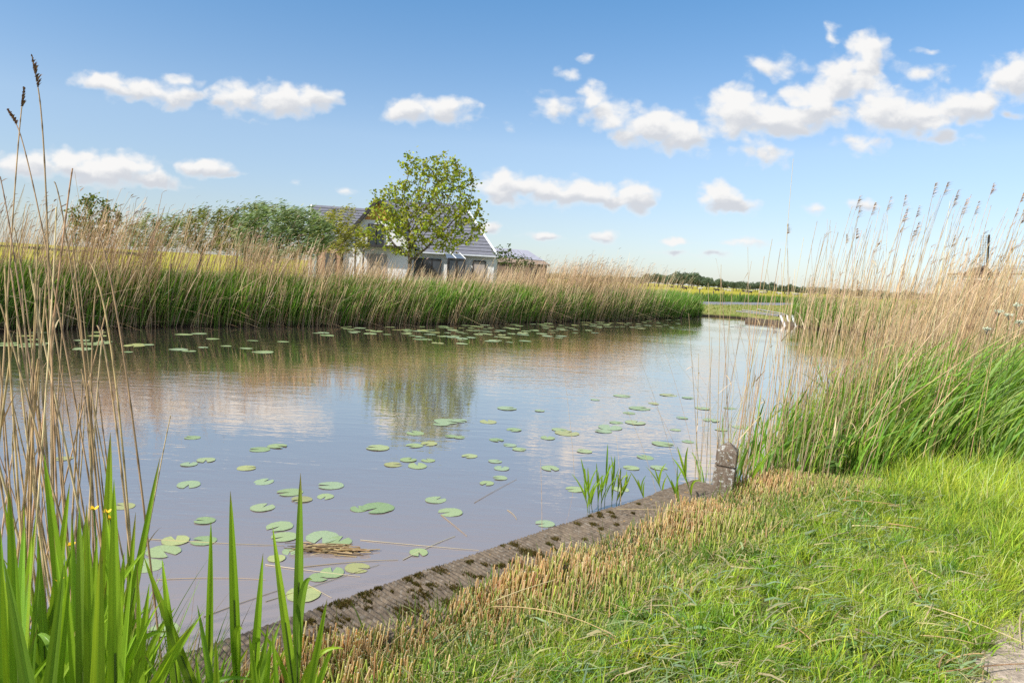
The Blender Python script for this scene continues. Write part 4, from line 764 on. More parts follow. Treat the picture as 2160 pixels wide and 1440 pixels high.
for (px, py) in [(2105,668),(2128,676),(2150,690),(2080,705),(2145,655)]:
    c = aty(px, py, 6.1); gz = float(height(c[0], c[1])); base = np.array([c[0]-.05, c[1], gz]); b = Buf(); q = np.array(c)-base
    tubes(b, bez(np.zeros((1, 3)), q[None]*.5, q[None], 4), np.full((1, 5), .003), 5, np.tile(np.array([[[.2, .28, .08]]]), (1, 5, 1)), False)
    k = 14; e = hvec(k)*rng.uniform(.006, .034, (k, 1)); pe = q+e+np.array([0, 0, .05]); tubes(b, bez(np.tile(q, (k, 1)), (q+pe)/2, pe, 2), np.full((k, 3), .001), 4, np.full((k, 3, 3), .2), False)
    o = b.obj('cow_parsley', MAT_SHOOT, None, True); o.location = base; tag(o, 'white-flowered umbel plant above the tall green grass', 'flower', 'white umbels above the tall green grass')
    b = Buf(); m_ = 150; kk = rng.integers(0, k, m_); p = pe[kk]+rng.normal(0, .005, (m_, 3)); ribbons(b, p, p+rng.normal(0, .003, (m_, 3)), p+rng.normal(0, .007, (m_, 3)), np.full(m_, .0045), 1, lambda t: 1+0*t, np.full((m_, 3), .5), np.full((m_, 3), .5)); b.obj('blossom', MAT_WHT, o)

# ------------------------------------------------------------------ loose stalks
def straw(a, b_, r, label, group, za=.0, name='loose_stalk', arch=.02):
    a = np.array(a); b_ = np.array(b_); m_ = (a+b_)/2+np.array([rng.normal(0, .02), rng.normal(0, .02), arch]); B = Buf(); c = cmix([(.52, .42, .22), (.46, .34, .17), (.56, .47, .27), (.44, .27, .12)], 1)
    tubes(B, bez((a-a)[None], (m_-a)[None], (b_-a)[None], 8), np.linspace(r, r*.6, 9)[None], 6, np.repeat(c[:, None], 9, 1)*(1+.08*rng.normal(0, 1, (1, 9, 1))), True)
    o = B.obj(name, MAT_STEM, None, True); o.location = a; return tag(o, label, 'stalk', group)
q8 = lambda x, y: (1250+x/2.374, 880+y/2.374)
for x0, y0, x1, y1 in [(90,1165,350,1115),(670,885,785,1040),(830,1065,990,950),(1210,1010,1255,930),(1640,780,1950,990),(1600,950,2150,1170),(1840,890,2155,890),(1590,1305,2160,1245),(1640,1120,1910,1160),(1550,710,1640,930),(1290,770,1450,785),(250,940,450,960),(0,1010,240,1220),(650,830,810,560),(1950,1320,1960,1210),(2140,1030,2145,1150),(1730,1290,1800,1220),(860,1170,1020,1150),(480,880,450,760),(1300,540,1480,560),(1100,640,1280,600),(950,1030,1090,1160),(1640,1080,1700,960),(1480,560,1700,590),(1760,1240,1960,1215),(720,820,760,660),(1250,420,1560,470),(380,610,520,640)]:
    p = atz(*q8(x0, y0), .48); q = atz(*q8(x1, y1), .48)
    for v in (p, q): v[2] = float(height(v[0], v[1]))+rng.uniform(.035, .085)
    straw(p, q, rng.uniform(.0028, .0045), 'pale dry stalk lying loose on the mown grass', 'loose stalks on the mown grass')
p = [atz(1036, 1279, .40), atz(1300, 1342, .52)]; straw(p[0], p[1], .0028, 'long bent stalk arching over the stubble', None, arch=.09)
p = [atz(1300, 1073, .36), atz(1600, 1088, .5)]; straw(p[0], p[1], .0026, 'long pale stalk laid from the planks across the stubble near the post', None)
p = [atz(1035, 1270, .40), atz(1180, 1220, .45)]; straw(p[0], p[1], .0028, 'straight orange stalk leaning over the stubble edge', None)
for x0, y0, x1, y1 in [(560,1268,800,1190),(430,1300,600,1240),(330,1222,560,1222),(300,1135,600,1150),(760,1138,1010,1160),(640,1195,840,1180),(560,1190,760,1215),(930,1085,985,1130),(1070,1075,1090,1095),(1000,1060,1090,1010),(620,1215,700,1260),(850,1180,960,1130)]:
    p = atz(x0, y0, .004); q = atz(x1, y1, .004); straw(p, q, rng.uniform(.0018, .0032), 'thin brown reed stalk floating on the water by the quay', 'reed stalks floating by the quay', arch=.003, name='floating_stalk')
B = Buf(); c = atz(700, 1162, 0.); n = 110; a = rng.normal(.15, .22, n); o_ = np.stack([rng.normal(0, .13, n), rng.normal(0, .035, n), rng.uniform(.0, .03, n)], 1); l_ = rng.uniform(.06, .26, n)[:, None]; dv = np.stack([np.cos(a), np.sin(a), rng.normal(0, .05, n)], 1)*l_; col = cmix([(.22, .14, .06), (.36, .26, .12), (.12, .08, .04), (.45, .34, .17)], n)
tubes(B, bez(o_-dv/2, o_+np.array([0, 0, .006]), o_+dv/2, 2), rng.uniform(.002, .0045, n)[:, None]*np.ones((1, 3)), 5, np.repeat(col[:, None], 3, 1), True)
o = B.obj('reed_debris', MAT_STEM); o.location = c; tag(o, 'small raft of broken brown reed floating among the lily pads', 'debris')
# broad-leaved weeds in the mown grass
for (px, py, r) in [(1290,1310,.08),(1320,1330,.07),(1275,1322,.06),(1730,1155,.07),(1780,1115,.05),(1345,1380,.06),(1255,1290,.05),(1700,1170,.06),(1620,1190,.05),(1480,1400,.06)]+[(float(rng.uniform(1180, 1950)), float(rng.uniform(1110, 1420)), float(rng.uniform(.035, .07))) for _ in range(22)]:
    c = atz(px, py, .47); gz = float(height(c[0], c[1])); b = Buf(); k = 9; e = hvec(k); p0 = np.zeros((k, 3)); up = rng.uniform(.03, .08, k); ln = r*rng.uniform(.6, 1.2, k); tp = e*ln[:, None]; tp[:, 2] = up*.8; md = e*(ln*.5)[:, None]; md[:, 2] = up*1.3; col = cmix([(.15, .27, .05), (.19, .31, .07), (.13, .23, .05)], k)
    ribbons(b, p0, md, tp, ln*.75, 6, lambda t: np.sin(np.clip(t*.85+.12, 0, 1)*PI)**.8, col, col*1.05, np.stack([-e[:, 1], e[:, 0], 0*up], 1)); o = b.obj('broadleaf_weed', MAT_GRASS, None, True); o.location = (c[0], c[1], gz); tag(o, 'round-leaved green weed growing in the mown grass', 'weed', 'round-leaved weeds in the mown grass')
for (px, py, D, s_) in [(1770,895,6.1,.07),(1765,958,6.05,.07),(1800,870,6.3,.05)]:
    c = aty(px, py, D); gz = float(height(c[0], c[1])); b = Buf(); q = np.array([0, 0, c[2]-gz]); tubes(b, bez(np.zeros((1, 3)), q[None]*.5+.02, q[None], 4), np.full((1, 5), .004), 5, np.tile(np.array([[[.2, .26, .1]]]), (1, 5, 1)), False); k = 10; tt = rng.uniform(.3, 1, k)[:, None]; p0 = q*tt; e = hvec(k); tp = p0+e*s_*1.6; tp[:, 2] -= .02; col = cmix([(.14, .25, .06), (.17, .28, .08)], k); ribbons(b, p0, (p0+tp)/2+np.array([0, 0, .03]), tp, np.full(k, s_), 6, lambda t: np.sin(np.clip(t*.9+.08, 0, 1)*PI)**.7, col, col)
    o = b.obj('dock_plant', MAT_SHOOT, None, True); o.location = (c[0], c[1], gz); tag(o, 'leafy dock plant between dry stems and tall green grass', 'plant', 'dock plants at the edge of the tall grass')

# ------------------------------------------------------------------ trees
MAT_BARK = simple_mat('bark', (.13, .105, .08), .9, .1, 12, .35, .5)
def veg_leaf(): return veg_mat('tree_leaf', .40, .5, .3)
MAT_TREE = veg_leaf()
def colonize(att, base, top0, step, infl, kill, bias=np.zeros(3), iters=170):
    nodes_ = [np.array(base, float)]; par = [-1]; d0 = np.array(top0, float)-base; k = max(1, int(np.linalg.norm(d0)/step))
    for i in range(k): nodes_.append(base+d0*(i+1)/k); par.append(len(nodes_)-2)
    A_ = att.copy(); near = np.full(len(A_), 1e9); ni = np.zeros(len(A_), int)
    def upd(i0):
        for i in range(i0, len(nodes_)):
            dd_ = np.linalg.norm(A_-nodes_[i], axis=1); m_ = dd_ < near; near[m_] = dd_[m_]; ni[m_] = i
    upd(0); alive = np.ones(len(A_), bool)
    for it in range(iters):
        act = alive & (near < infl)
        if not act.any():
            if it == 0 or infl > 30: break
            infl *= 1.5; continue
        i0 = len(nodes_); dirs = {}
        for a in np.where(act)[0]:
            v = A_[a]-nodes_[ni[a]]; dirs.setdefault(ni[a], []).append(v/(np.linalg.norm(v)+1e-9))
        grew = 0
        for i, vs in dirs.items():
            v = np.mean(vs, 0)+bias+rng.normal(0, .12, 3); v /= np.linalg.norm(v)+1e-9; p = nodes_[i]+v*step
            if par[i] >= 0 and np.linalg.norm(p-nodes_[par[i]]) < step*.4: continue
            nodes_.append(p); par.append(int(i)); grew += 1
        upd(i0); alive &= near > kill
        if len(nodes_) > 5200 or not grew: break
    return np.array(nodes_), np.array(par)
def tree(name, label, cat, group, Y, blobs, basepx, topfrac, leafcols, natt=520, step=.32, nleaf=9, leaf=(.17, .13), bias=(0, 0, 0), stream=None, infl=2.6, kill=.42, rtip=.008, spread=.26, gz=.3, yr=.8, seedk=0):
    global rng
    keep = rng; rng = np.random.default_rng(100+seedk)
    base = aty(*basepx, Y); base[2] = gz; att = []
    tot = sum(b_[2]*b_[3] for b_ in blobs)
    for (px, py, rx, ry) in blobs:
        c = aty(px, py, Y); k = int(natt*rx*ry/tot)+2; v = rng.normal(0, 1, (k, 3)); v /= np.linalg.norm(v, axis=1, keepdims=True); v *= rng.uniform(.25, 1, (k, 1))**.45
        att.append(c+v*np.array([rx, yr*(rx+ry)/2, ry])*Y/F)
    att = np.concatenate(att)-base; ctr = att.mean(0); nd_, par = colonize(att, np.zeros(3), ctr*topfrac, step, infl, kill, np.array(bias))
    n = len(nd_); cnt = np.zeros(n); ch = np.zeros(n, int)
    for i in range(n-1, 0, -1):
        if ch[i] == 0: cnt[i] = 1
        cnt[par[i]] += cnt[i]; ch[par[i]] += 1
    R_ = rtip*np.maximum(cnt, 1)**.5
    root = empty(name, tuple(base)); tag(root, label, cat, group)
    b = Buf(); i = np.arange(1, n); P_ = np.stack([nd_[par[i]], nd_[i]], 1); tubes(b, P_, np.stack([np.minimum(R_[par[i]], R_[i]*1.5), R_[i]], 1), 6, np.full((len(i), 2, 3), .1), False); b.obj('trunk', MAT_BARK, root, True)
    tw = np.where(cnt <= 3)[0]; tw = tw[tw > 2]; k = nleaf; m_ = len(tw)*k; p = np.repeat(nd_[tw], k, 0)+rng.normal(0, spread, (m_, 3))*rng.uniform(.2, 1, (m_, 1)); cl = np.repeat(rng.normal(0, 1, len(tw)), k)
    L_ = leaf[0]*rng.uniform(.6, 1.3, m_)[:, None]
    if stream is not None: d_ = np.array(stream)+rng.normal(0, .38, (m_, 3))
    else: d_ = rng.normal(0, 1, (m_, 3))+np.array([.5, 0, -.2])
    d_ /= np.linalg.norm(d_, axis=1, keepdims=True); tp = p+d_*L_; c = cmix(leafcols, m_, .16)*(1+.14*cl[:, None]); c = np.clip(c, .01, .7); sd = rng.normal(0, 1, (m_, 3)); sd -= d_*np.sum(sd*d_, 1, keepdims=True); sd /= np.linalg.norm(sd, axis=1, keepdims=True)
    b = Buf(); ribbons(b, p, (p+tp)/2+rng.normal(0, .02, (m_, 3)), tp, leaf[1]*rng.uniform(.7, 1.25, m_), 2, lambda t: np.array([.35, 1., .08])[:len(t)], c, c*1.08, sd); b.obj('crown', MAT_TREE, root)
    rng = keep; return root
SYC = [(.34, .40, .03), (.41, .46, .04), (.21, .29, .035), (.34, .38, .05), (.26, .30, .035), (.28, .25, .045)]
tree('sycamore_tree', 'big open-crowned yellow-green tree before the white farmhouse', 'tree', None, 44, [(918,395,62,72),(846,428,54,50),(885,440,60,50),(958,405,48,72),(815,445,42,34),(985,455,36,55),(880,475,95,40),(792,415,18,20),(930,348,42,30),(872,352,34,28),(1008,478,16,26),(955,500,55,22),(770,490,24,16),(830,500,46,24),(870,510,60,24),(935,512,52,22),(850,528,50,16),(900,470,70,40)], (848,600), .34, SYC, 1900, .26, 9, (.18, .15), (0, 0, .02), infl=2.4, kill=.36, rtip=.0085, spread=.19)
tree('round_tree', 'small dark green round-headed tree standing apart behind the far reeds', 'tree', None, 43, [(205,438,42,28),(175,455,34,28),(234,458,27,26),(195,480,48,26),(165,498,24,18),(215,500,40,20)], (192,570), .5, [(.15, .20, .03), (.20, .24, .04), (.12, .16, .03)], 560, .27, 16, (.18, .14), rtip=.012, spread=.22, seedk=1)
OLV = [(.22, .25, .045), (.18, .21, .04), (.27, .27, .06)]; SIL = [(.26, .33, .17), (.20, .28, .10), (.34, .39, .23), (.16, .24, .08)]; WDR = (1, .1, .32)
tree('willow_tree', 'silvery windblown willow leaning beside the farmhouse wing', 'tree', None, 40, [(585,468,72,34),(632,466,52,34),(540,488,62,30),(640,500,60,30),(600,520,85,30),(672,478,34,24),(560,530,80,26)], (560,600), .45, SIL, 760, .28, 40, (.28, .06), (.28, 0, .02), WDR, infl=2.4, rtip=.010, spread=.28, seedk=2)
tree('willow_tree', 'olive-green windblown willow just clear of the silvery one', 'tree', None, 41, [(420,468,48,28),(450,453,38,20),(395,490,40,24),(470,475,44,26),(420,508,48,26),(470,515,44,24)], (408,590), .5, OLV, 480, .28, 32, (.24, .05), (.25, 0, .03), WDR, rtip=.012, spread=.24, seedk=3)
tree('willow_tree', 'sparse windblown willow, nearest to the small round-headed tree', 'tree', None, 40, [(330,478,54,26),(300,488,46,24),(362,468,34,20),(290,508,54,24),(265,495,24,16),(340,510,50,24)], (290,590), .5, OLV+SIL, 440, .28, 28, (.24, .045), (.3, 0, .03), WDR, rtip=.010, spread=.24, seedk=4)
tree('willow_tree', 'feathery windblown willow between the olive and silvery ones', 'tree', None, 42, [(520,453,44,24),(552,443,38,20),(500,475,40,26),(490,505,46,26)], (490,600), .5, SIL+OLV, 440, .28, 30, (.26, .05), (.3, 0, .04), WDR, rtip=.010, spread=.24, seedk=5)
tree('leaning_tree', 'olive small tree leaning over the farmhouse wing roof', 'tree', None, 50, [(690,475,38,26),(710,455,28,18),(735,440,16,10),(670,495,30,22),(730,490,40,22),(755,500,30,18),(700,515,42,22),(745,518,32,16)], (690,605), .5, [(.31, .31, .045), (.26, .26, .04), (.36, .34, .06)], 760, .28, 26, (.22, .06), (.22, 0, .02), (1, .1, .25), rtip=.011, spread=.25, seedk=6)
tree('elder_bush', 'dark green bush growing against the barn end of the farmhouse', 'bush', None, 58, [(1060,540,18,16),(1080,550,22,16),(1100,553,22,14),(1050,525,10,12),(1072,520,10,10),(1115,556,16,12)], (1075,605), .4, [(.09, .14, .035), (.12, .17, .04), (.08, .11, .03)], 200, .3, 10, (.2, .13), rtip=.012, spread=.25, seedk=7)

# ------------------------------------------------------------------ farmhouse
MW = simple_mat('white_render', (.72, .71, .68), .8, .2, 1.5, .06); MROOF = simple_mat('slate_tiles', (.165, .165, .19), .55, .35, 3, .18, stretch=(1, 1, 3)); MDK = simple_mat('dark_timber', (.035, .03, .028), .6, .3, 8, .3); MZN = simple_mat('zinc_strip', (.55, .57, .60), .45, .5, 5, .1)
MOR = simple_mat('orange_cladding', (.52, .25, .08), .65, .25, 5, .22, stretch=(1, 1, 6)); MGL = simple_mat('window_glass', (.045, .055, .065), .06, .7, .6, .3); MBR = simple_mat('red_brick', (.40, .24, .15), .85, .15, 9, .25, stretch=(1, 1, 3)); MGR = simple_mat('grey_green_door', (.30, .36, .32), .6, .3, 4, .12); MBLIND = simple_mat('window_blind', (.36, .31, .27), .7, .25, 3, .08); MFR = simple_mat('pale_frame', (.62, .62, .60), .6, .3, 4, .06)
def courses(name, e0, e1, r1, r0, n, mat, parent, up=.06):
    """a sloping roof face from eave e0-e1 to ridge r0-r1 laid in overlapping courses"""
    e0, e1, r0, r1 = [np.array(p, float) for p in (e0, e1, r0, r1)]; nn = np.cross(e1-e0, r0-e0); nn /= np.linalg.norm(nn); nn = nn if nn[2] > 0 else -nn; V = []; Fc = []
    for i in range(n):
        a, b_ = i/n, (i+1)/n; k = len(V); A_ = e0+(r0-e0)*a; B_ = e1+(r1-e1)*a; C_ = e1+(r1-e1)*b_; D_ = e0+(r0-e0)*b_
        V += [A_, B_, B_+nn*up, A_+nn*up, C_+nn*.006, D_+nn*.006]; Fc += [(k, k+1, k+2, k+3), (k+3, k+2, k+4, k+5)]
    return mesh_from(name, V, Fc, mat, parent)
def house():
    root = empty('farmhouse', (-8, 62, .3)); tag(root, 'white farmhouse with grey tiled roof, gable and brick lean-to behind the reeds', 'house'); o_ = np.array([-8, 62, .3])
    S = lambda *p: np.array(p, float)-o_
    def bx(name, x0, x1, y0, y1, z0, z1, mat, par=root, **k): return boxes(name, [(x0-o_[0], x1-o_[0], y0-o_[1], y1-o_[1], z0-o_[2], z1-o_[2])], mat, par, **k)
    xr = aty(1042, 560, 60)[0]; xl = aty(735, 560, 60)[0]; ez = 3.62; rz = 8.2
    bx('wall', xl, xr, 60, 70.4, 0, ez-.05, MW)
    ex0, ex1, ey0, ey1 = xl-.3, xr+.3, 59.6, 70.8; rx1 = ex1-3.55; rx0 = ex0+2.2; ry = 65.2
    rf = courses('roof', S(ex0, ey0, ez), S(ex1, ey0, ez), S(rx1, ry, rz), S(rx0, ry, rz), 15, MROOF, root)
    mesh_from('hip_slope', [S(ex1, ey0, ez), S(ex1, ey1, ez), S(rx1, ry, rz)], [(0, 1, 2)], MROOF, rf); mesh_from('hip_slope', [S(ex0, ey0, ez), S(ex0, ey1, ez), S(rx0, ry, rz)], [(0, 1, 2)], MROOF, rf); mesh_from('rear_slope', [S(ex0, ey1, ez), S(ex1, ey1, ez), S(rx1, ry, rz), S(rx0, ry, rz)], [(0, 1, 2, 3)], MROOF, rf)
    bars('hip_strip', [(S(ex1+.02, ey0-.03, ez+.04), S(rx1+.02, ry, rz+.06))], MZN, rf, .16); bars('ridge_cap', [(S(rx0, ry, rz+.05), S(rx1, ry, rz+.05))], MROOF, rf, .22); bx('gutter', ex0, ex1+.05, ey0-.14, ey0-.01, ez-.13, ez+.0, MZN)
    # window in the end bay
    p, q = aty(999, 551, 59.9), aty(1023, 553, 59.9); w = bx('window', p[0], q[0], 59.9, 59.98, .75, p[2], MBLIND); boxes('window_frame', [(p[0]-o_[0]-.07, p[0]-o_[0], -2.16, -2.0, .4, p[2]-.3), (q[0]-o_[0], q[0]-o_[0]+.07, -2.16, -2.0, .4, p[2]-.3), (p[0]-o_[0]-.07, q[0]-o_[0]+.07, -2.16, -2.0, p[2]-.3, p[2]-.22)], MDK, w)
    # glazed lean-to
    a = aty(945, 560, 58.6)[0]; c = aty(980, 560, 58.6)[0]; z1 = 3.15; g_ = bx('glazed_porch', a, c, 58.4, 59.98, .3, z1, MGL)
    bars('porch_frame', [(S(x, 58.35, .3), S(x, 58.35, z1)) for x in (a, (a+c)/2, c)]+[(S(a, 58.35, z1), S(c, 58.35, z1)), (S(a, 58.35, 1.2), S(c, 58.35, 1.2))], MDK, g_, .09)
    gx = a-.1; zt = 4.1; MGS = simple_mat('sky_lit_glass', (.10, .13, .17), .05, .6, 1, .1); gr = mesh_from('porch_roof', [S(gx, 58.3, z1), S(c+.1, 58.3, z1), S(c-1.1, 60.9, zt), S(gx-.6, 60.9, zt)], [(0, 1, 2, 3)], MGS, root); bars('glazing_bar', [(S(x, 58.28, z1+.03), S(x-1.25, 60.9, zt+.05)) for x in (c+.1, c-.7)], MFR, gr, .07)
    # long window in the front wall
    p, q = aty(835, 540, 59.9), aty(930, 545, 59.9); w = bx('window', p[0], q[0], 59.88, 59.97, 1.55, 3.02, MGL); bars('window_frame', [(S(x, 59.85, 1.55), S(x, 59.85, 3.02)) for x in np.linspace(p[0], q[0], 6)]+[(S(p[0], 59.85, 3.02), S(q[0], 59.85, 3.02)), (S(p[0], 59.85, 1.55), S(q[0], 59.85, 1.55))], MDK, w, .08)
    # cross gable
    yg = 58.0; gl = aty(716, 516, yg); ap = aty(800, 420, yg); gr_x = 2*ap[0]-gl[0]; ge = gl[2]; gz = ap[2]; x0, x1 = gl[0]+.35, gr_x-.35
    mesh_from('gable_wall', [S(x0, yg, .2), S(x1, yg, .2), S(x1, yg, ge+.3), S(ap[0], yg, gz-.15), S(x0, yg, ge+.3), S(x0, 64, .2), S(x1, 64, .2), S(x1, 64, ge+.3), S(ap[0], 64, gz-.15), S(x0, 64, ge+.3)], [(0, 1, 2, 3, 4), (9, 8, 7, 6, 5), (0, 5, 6, 1), (1, 6, 7, 2), (0, 4, 9, 5)], MW, root)
    for s_, xe in ((0, gl[0]), (1, gr_x)):
        g2 = courses('gable_roof', S(xe, yg-.35, ge), S(xe, 66, ge), S(ap[0], 66, gz), S(ap[0], yg-.35, gz), 12, MROOF, root); bars('bargeboard', [(S(xe, yg-.40, ge-.02), S(ap[0], yg-.40, gz-.02))], MDK, g2, .26, .10)
    zo = aty(795, 464, yg)[2]; k = (gz-.3-zo)/(gz-ge); hw = (ap[0]-gl[0])*k; mesh_from('timber_cladding', [S(ap[0]-hw, yg-.06, zo), S(ap[0]+hw, yg-.06, zo), S(ap[0], yg-.06, gz-.3), S(ap[0]-hw, yg-.004, zo), S(ap[0]+hw, yg-.004, zo), S(ap[0], yg-.004, gz-.3)], [(0, 1, 2), (5, 4, 3), (0, 3, 4, 1), (1, 4, 5, 2), (2, 5, 3, 0)], MOR, root)
    p, q = aty(778, 473, yg), aty(808, 518, yg); d_ = bx('balcony_door', p[0], q[0], yg-.09, yg-.01, q[2], p[2], MGL); bars('door_frame', [(S(x, yg-.12, q[2]), S(x, yg-.12, p[2])) for x in (p[0], (p[0]+q[0])/2, q[0])]+[(S(p[0], yg-.12, p[2]), S(q[0], yg-.12, p[2]))], MDK, d_, .09)
    zb = q[2]; bx('balcony', aty(752, 518, yg)[0], aty(850, 520, yg)[0], yg-1.1, yg-.02, zb-.16, zb, MDK)
    bars('post', [(S(aty(751, 500, 57)[0], 57.0, .3), S(aty(751, 500, 57)[0], 57.0, zb+1.1))], MDK, root, .13); bars('post', [(S(aty(768, 500, 57)[0], 57.0, .3), S(aty(768, 500, 57)[0], 57.0, zb+1.1))], MDK, root, .13)
    p, q = aty(775, 535, yg), aty(815, 575, yg); bx('garage_door', p[0], q[0], yg-.08, yg-.01, .3, p[2], MBLIND)
    # brick lean-to
    p, q = aty(655, 513, 57.5), aty(718, 517, 57.5); bk = bx('brick_annex', p[0], q[0], 57.5, 63, .2, p[2]+.12, MBR); bx('flat_roof', p[0]-.15, q[0]+.1, 57.3, 63, p[2]+.13, p[2]+.3, MDK)
    u, v = aty(686, 533, 57.4), aty(707, 535, 57.4); bx('window', u[0], v[0], 57.40, 57.48, .9, u[2], MGL, bk); u, v = aty(659, 535, 57.4), aty(668, 535, 57.4); bx('door', u[0], v[0], 57.40, 57.48, .3, u[2], MGR, bk)
    # wing behind
    ap = aty(659, 432, 66); lo = aty(600, 492, 65.2); ev = aty(724, 500, 64); ze = ev[2]; z0 = .2; a15 = math.radians(10); dv = np.array([math.cos(a15), math.sin(a15), 0]); A_ = np.array(ap); Lw = 7.5; nf = np.array([dv[1], -dv[0], 0]); run = (A_[2]-ze)*1.0
    fr = A_+nf*run; fr[2] = ze; bk_ = A_-nf*run; bk_[2] = ze
    wr = courses('wing_roof', fr-o_, fr+dv*Lw-o_, A_+dv*Lw-o_, A_-o_, 11, MROOF, root); mesh_from('rear_slope', [bk_-o_, bk_+dv*Lw-o_, A_+dv*Lw-o_, A_-o_], [(0, 1, 2, 3)], MROOF, wr); bars('bargeboard', [(fr-dv*.08-o_, A_-dv*.08-o_), (bk_-dv*.08-o_, A_-dv*.08-o_)], MFR, wr, .12, .1)
    f2, b2 = fr-nf*.3, bk_+nf*.3; W1 = [f2, f2+dv*Lw, b2+dv*Lw, b2]; lowv = [np.array([w_[0], w_[1], z0])-o_+dv*.1 for w_ in W1]; hiv = [np.array([w_[0], w_[1], ze+.22])-o_+dv*.1 for w_ in W1]; apx = A_-o_+dv*.1-np.array([0, 0, .1]); apx2 = A_+dv*(Lw-.1)-o_-np.array([0, 0, .1])
    mesh_from('wing_wall', lowv+hiv+[apx, apx2], [(0, 1, 5, 4), (1, 2, 6, 9, 5), (2, 3, 7, 6), (3, 0, 4, 8, 7)], MW, root)
house()
def barn():
    Yb = 75.; root = empty('barn', (4, Yb, .3)); o_ = np.array([4, Yb, .3]); tag(root, 'low brown plank barn with a grey panelled hip roof', 'barn'); MPL = simple_mat('brown_planks', (.20, .14, .10), .85, .15, 6, .3, stretch=(6, 6, .4)); MMET = simple_mat('grey_roof_panels', (.34, .33, .37), .4, .5, 1.2, .12); MTB = simple_mat('brown_roof_edge', (.27, .20, .15), .8, .2, 6, .25)
    P_ = lambda px, py, y=Yb: aty(px, py, y)-o_
    r0 = P_(1030, 521, Yb+4); r1 = P_(1113, 528, Yb+4); m0 = P_(1030, 540); m1 = P_(1148, 550); e0 = P_(1030, 551, Yb-1); e1 = P_(1160, 558, Yb-1); b1 = np.array([m1[0]+.6, 8.5, m1[2]]); b0 = np.array([m0[0], 8.5, m0[2]])
    rf = mesh_from('roof', [m0, m1, r1, r0, b1, b0], [(0, 1, 2, 3), (1, 4, 2), (4, 5, 3, 2)], MMET, root)
    for i in range(5):
        a, c = .22+.12*i, .33+.12*i; pt = lambda u, v: (m0+(m1-m0)*u)*(1-v)+(r0+(r1-r0)*min(1, u*1.0))*v+np.array([0, -.03, .05]); mesh_from('solar_panel', [pt(a, .12), pt(c, .12), pt(c, .9), pt(a, .9)], [(0, 1, 2, 3)], MMET, rf)
    e2 = np.array([e1[0]+.3, 9.2, e1[2]]); mesh_from('roof_skirt', [e0-[0, 0, .02], e1, m1+[0, 0, -.05], m0+[0, 0, -.05], e2, b1+[0, 0, -.05]], [(0, 1, 2, 3), (1, 4, 5, 2)], MTB, rf)
    zt = e1[2]-.02; boxes('plank_wall', [(e0[0], e1[0]-.3, -.75, 8.8, -.2, zt)], MPL, root); u = P_(1118, 570, Yb-.8); v = P_(1134, 570, Yb-.8); boxes('barn_door', [(u[0], v[0], -.86, -.77, 0, zt-.35)], MDK, root)
barn()
# ------------------------------------------------------------------ windmill
def mill():
    Y = 180.; hub = aty(2081, 578, Y-3); root = empty('windmill', (hub[0], Y, .3)); tag(root, 'dark old windmill with lattice sails beyond the near reeds', 'windmill'); o_ = np.array([hub[0], Y, .3]); hz = hub[2]-.3
    MB_ = simple_mat('tarred_boards', (.10, .075, .06), .8, .2, 2, .3); MLT = simple_mat('sail_lattice', (.20, .19, .18), .8, .2, 3, .2); MGW = simple_mat('green_trim', (.12, .22, .15), .6, .3, 2, .1)
    V = []; Fc = []; rings = [(4.2, 0), (3.6, 2.2), (2.7, hz-1.6)]
    for r, z in rings: V += [(r*math.cos(i*PI/4+PI/8), r*math.sin(i*PI/4+PI/8), z) for i in range(8)]
    for k in range(2): Fc += [(k*8+i, k*8+(i+1) % 8, k*8+8+(i+1) % 8, k*8+8+i) for i in range(8)]
    Fc.append(tuple(range(16, 24))); bd = mesh_from('body', V, Fc, MB_, root)
    boxes('trim_band', [(-3.1, 3.1, -3.1, 3.1, hz-1.58, hz-1.2)], MFR, root); boxes('gallery', [(-2.7, 2.7, -2.7, 2.7, hz-1.19, hz-.7)], MGW, root)
    cap = [(-2.2, -2.6, hz-.69), (2.2, -2.6, hz-.69), (2.2, 2.6, hz-.69), (-2.2, 2.6, hz-.69), (0, -2.0, hz+2.3), (0, 2.4, hz+1.6), (-1.7, -2.5, hz+.9), (1.7, -2.5, hz+.9), (1.7, 2.5, hz+.6), (-1.7, 2.5, hz+.6)]
    mesh_from('cap', cap, [(0, 1, 2, 3), (0, 6, 7, 1), (6, 4, 7), (1, 7, 8, 2), (3, 2, 8, 9), (8, 5, 9), (0, 3, 9, 6), (6, 9, 5, 4), (7, 4, 5, 8)], MB_, root)
    for k in range(4):
        a = math.radians(3.5-90*k)+PI/2; d_ = np.array([math.cos(a), 0, math.sin(a)]); s_ = np.array([-math.sin(a), 0, math.cos(a)]); hb = np.array([0, -3.0-.02*k, hz]); sp = bars('sail', [(hb, hb+d_*10)], MDK, root, .42, .3)
        lat = [(hb+d_*r+s_*.2, hb+d_*r+s_*2.0) for r in np.arange(1.6, 10, .42)]+[(hb+d_*1.6+s_*w, hb+d_*9.9+s_*w) for w in (.7, 1.35, 2.0)]+[(hb+d_*r-s_*.2, hb+d_*r-s_*.55) for r in np.arange(1.6, 10, .84)]
        bars('lattice', lat, MLT, sp, .07)
mill()
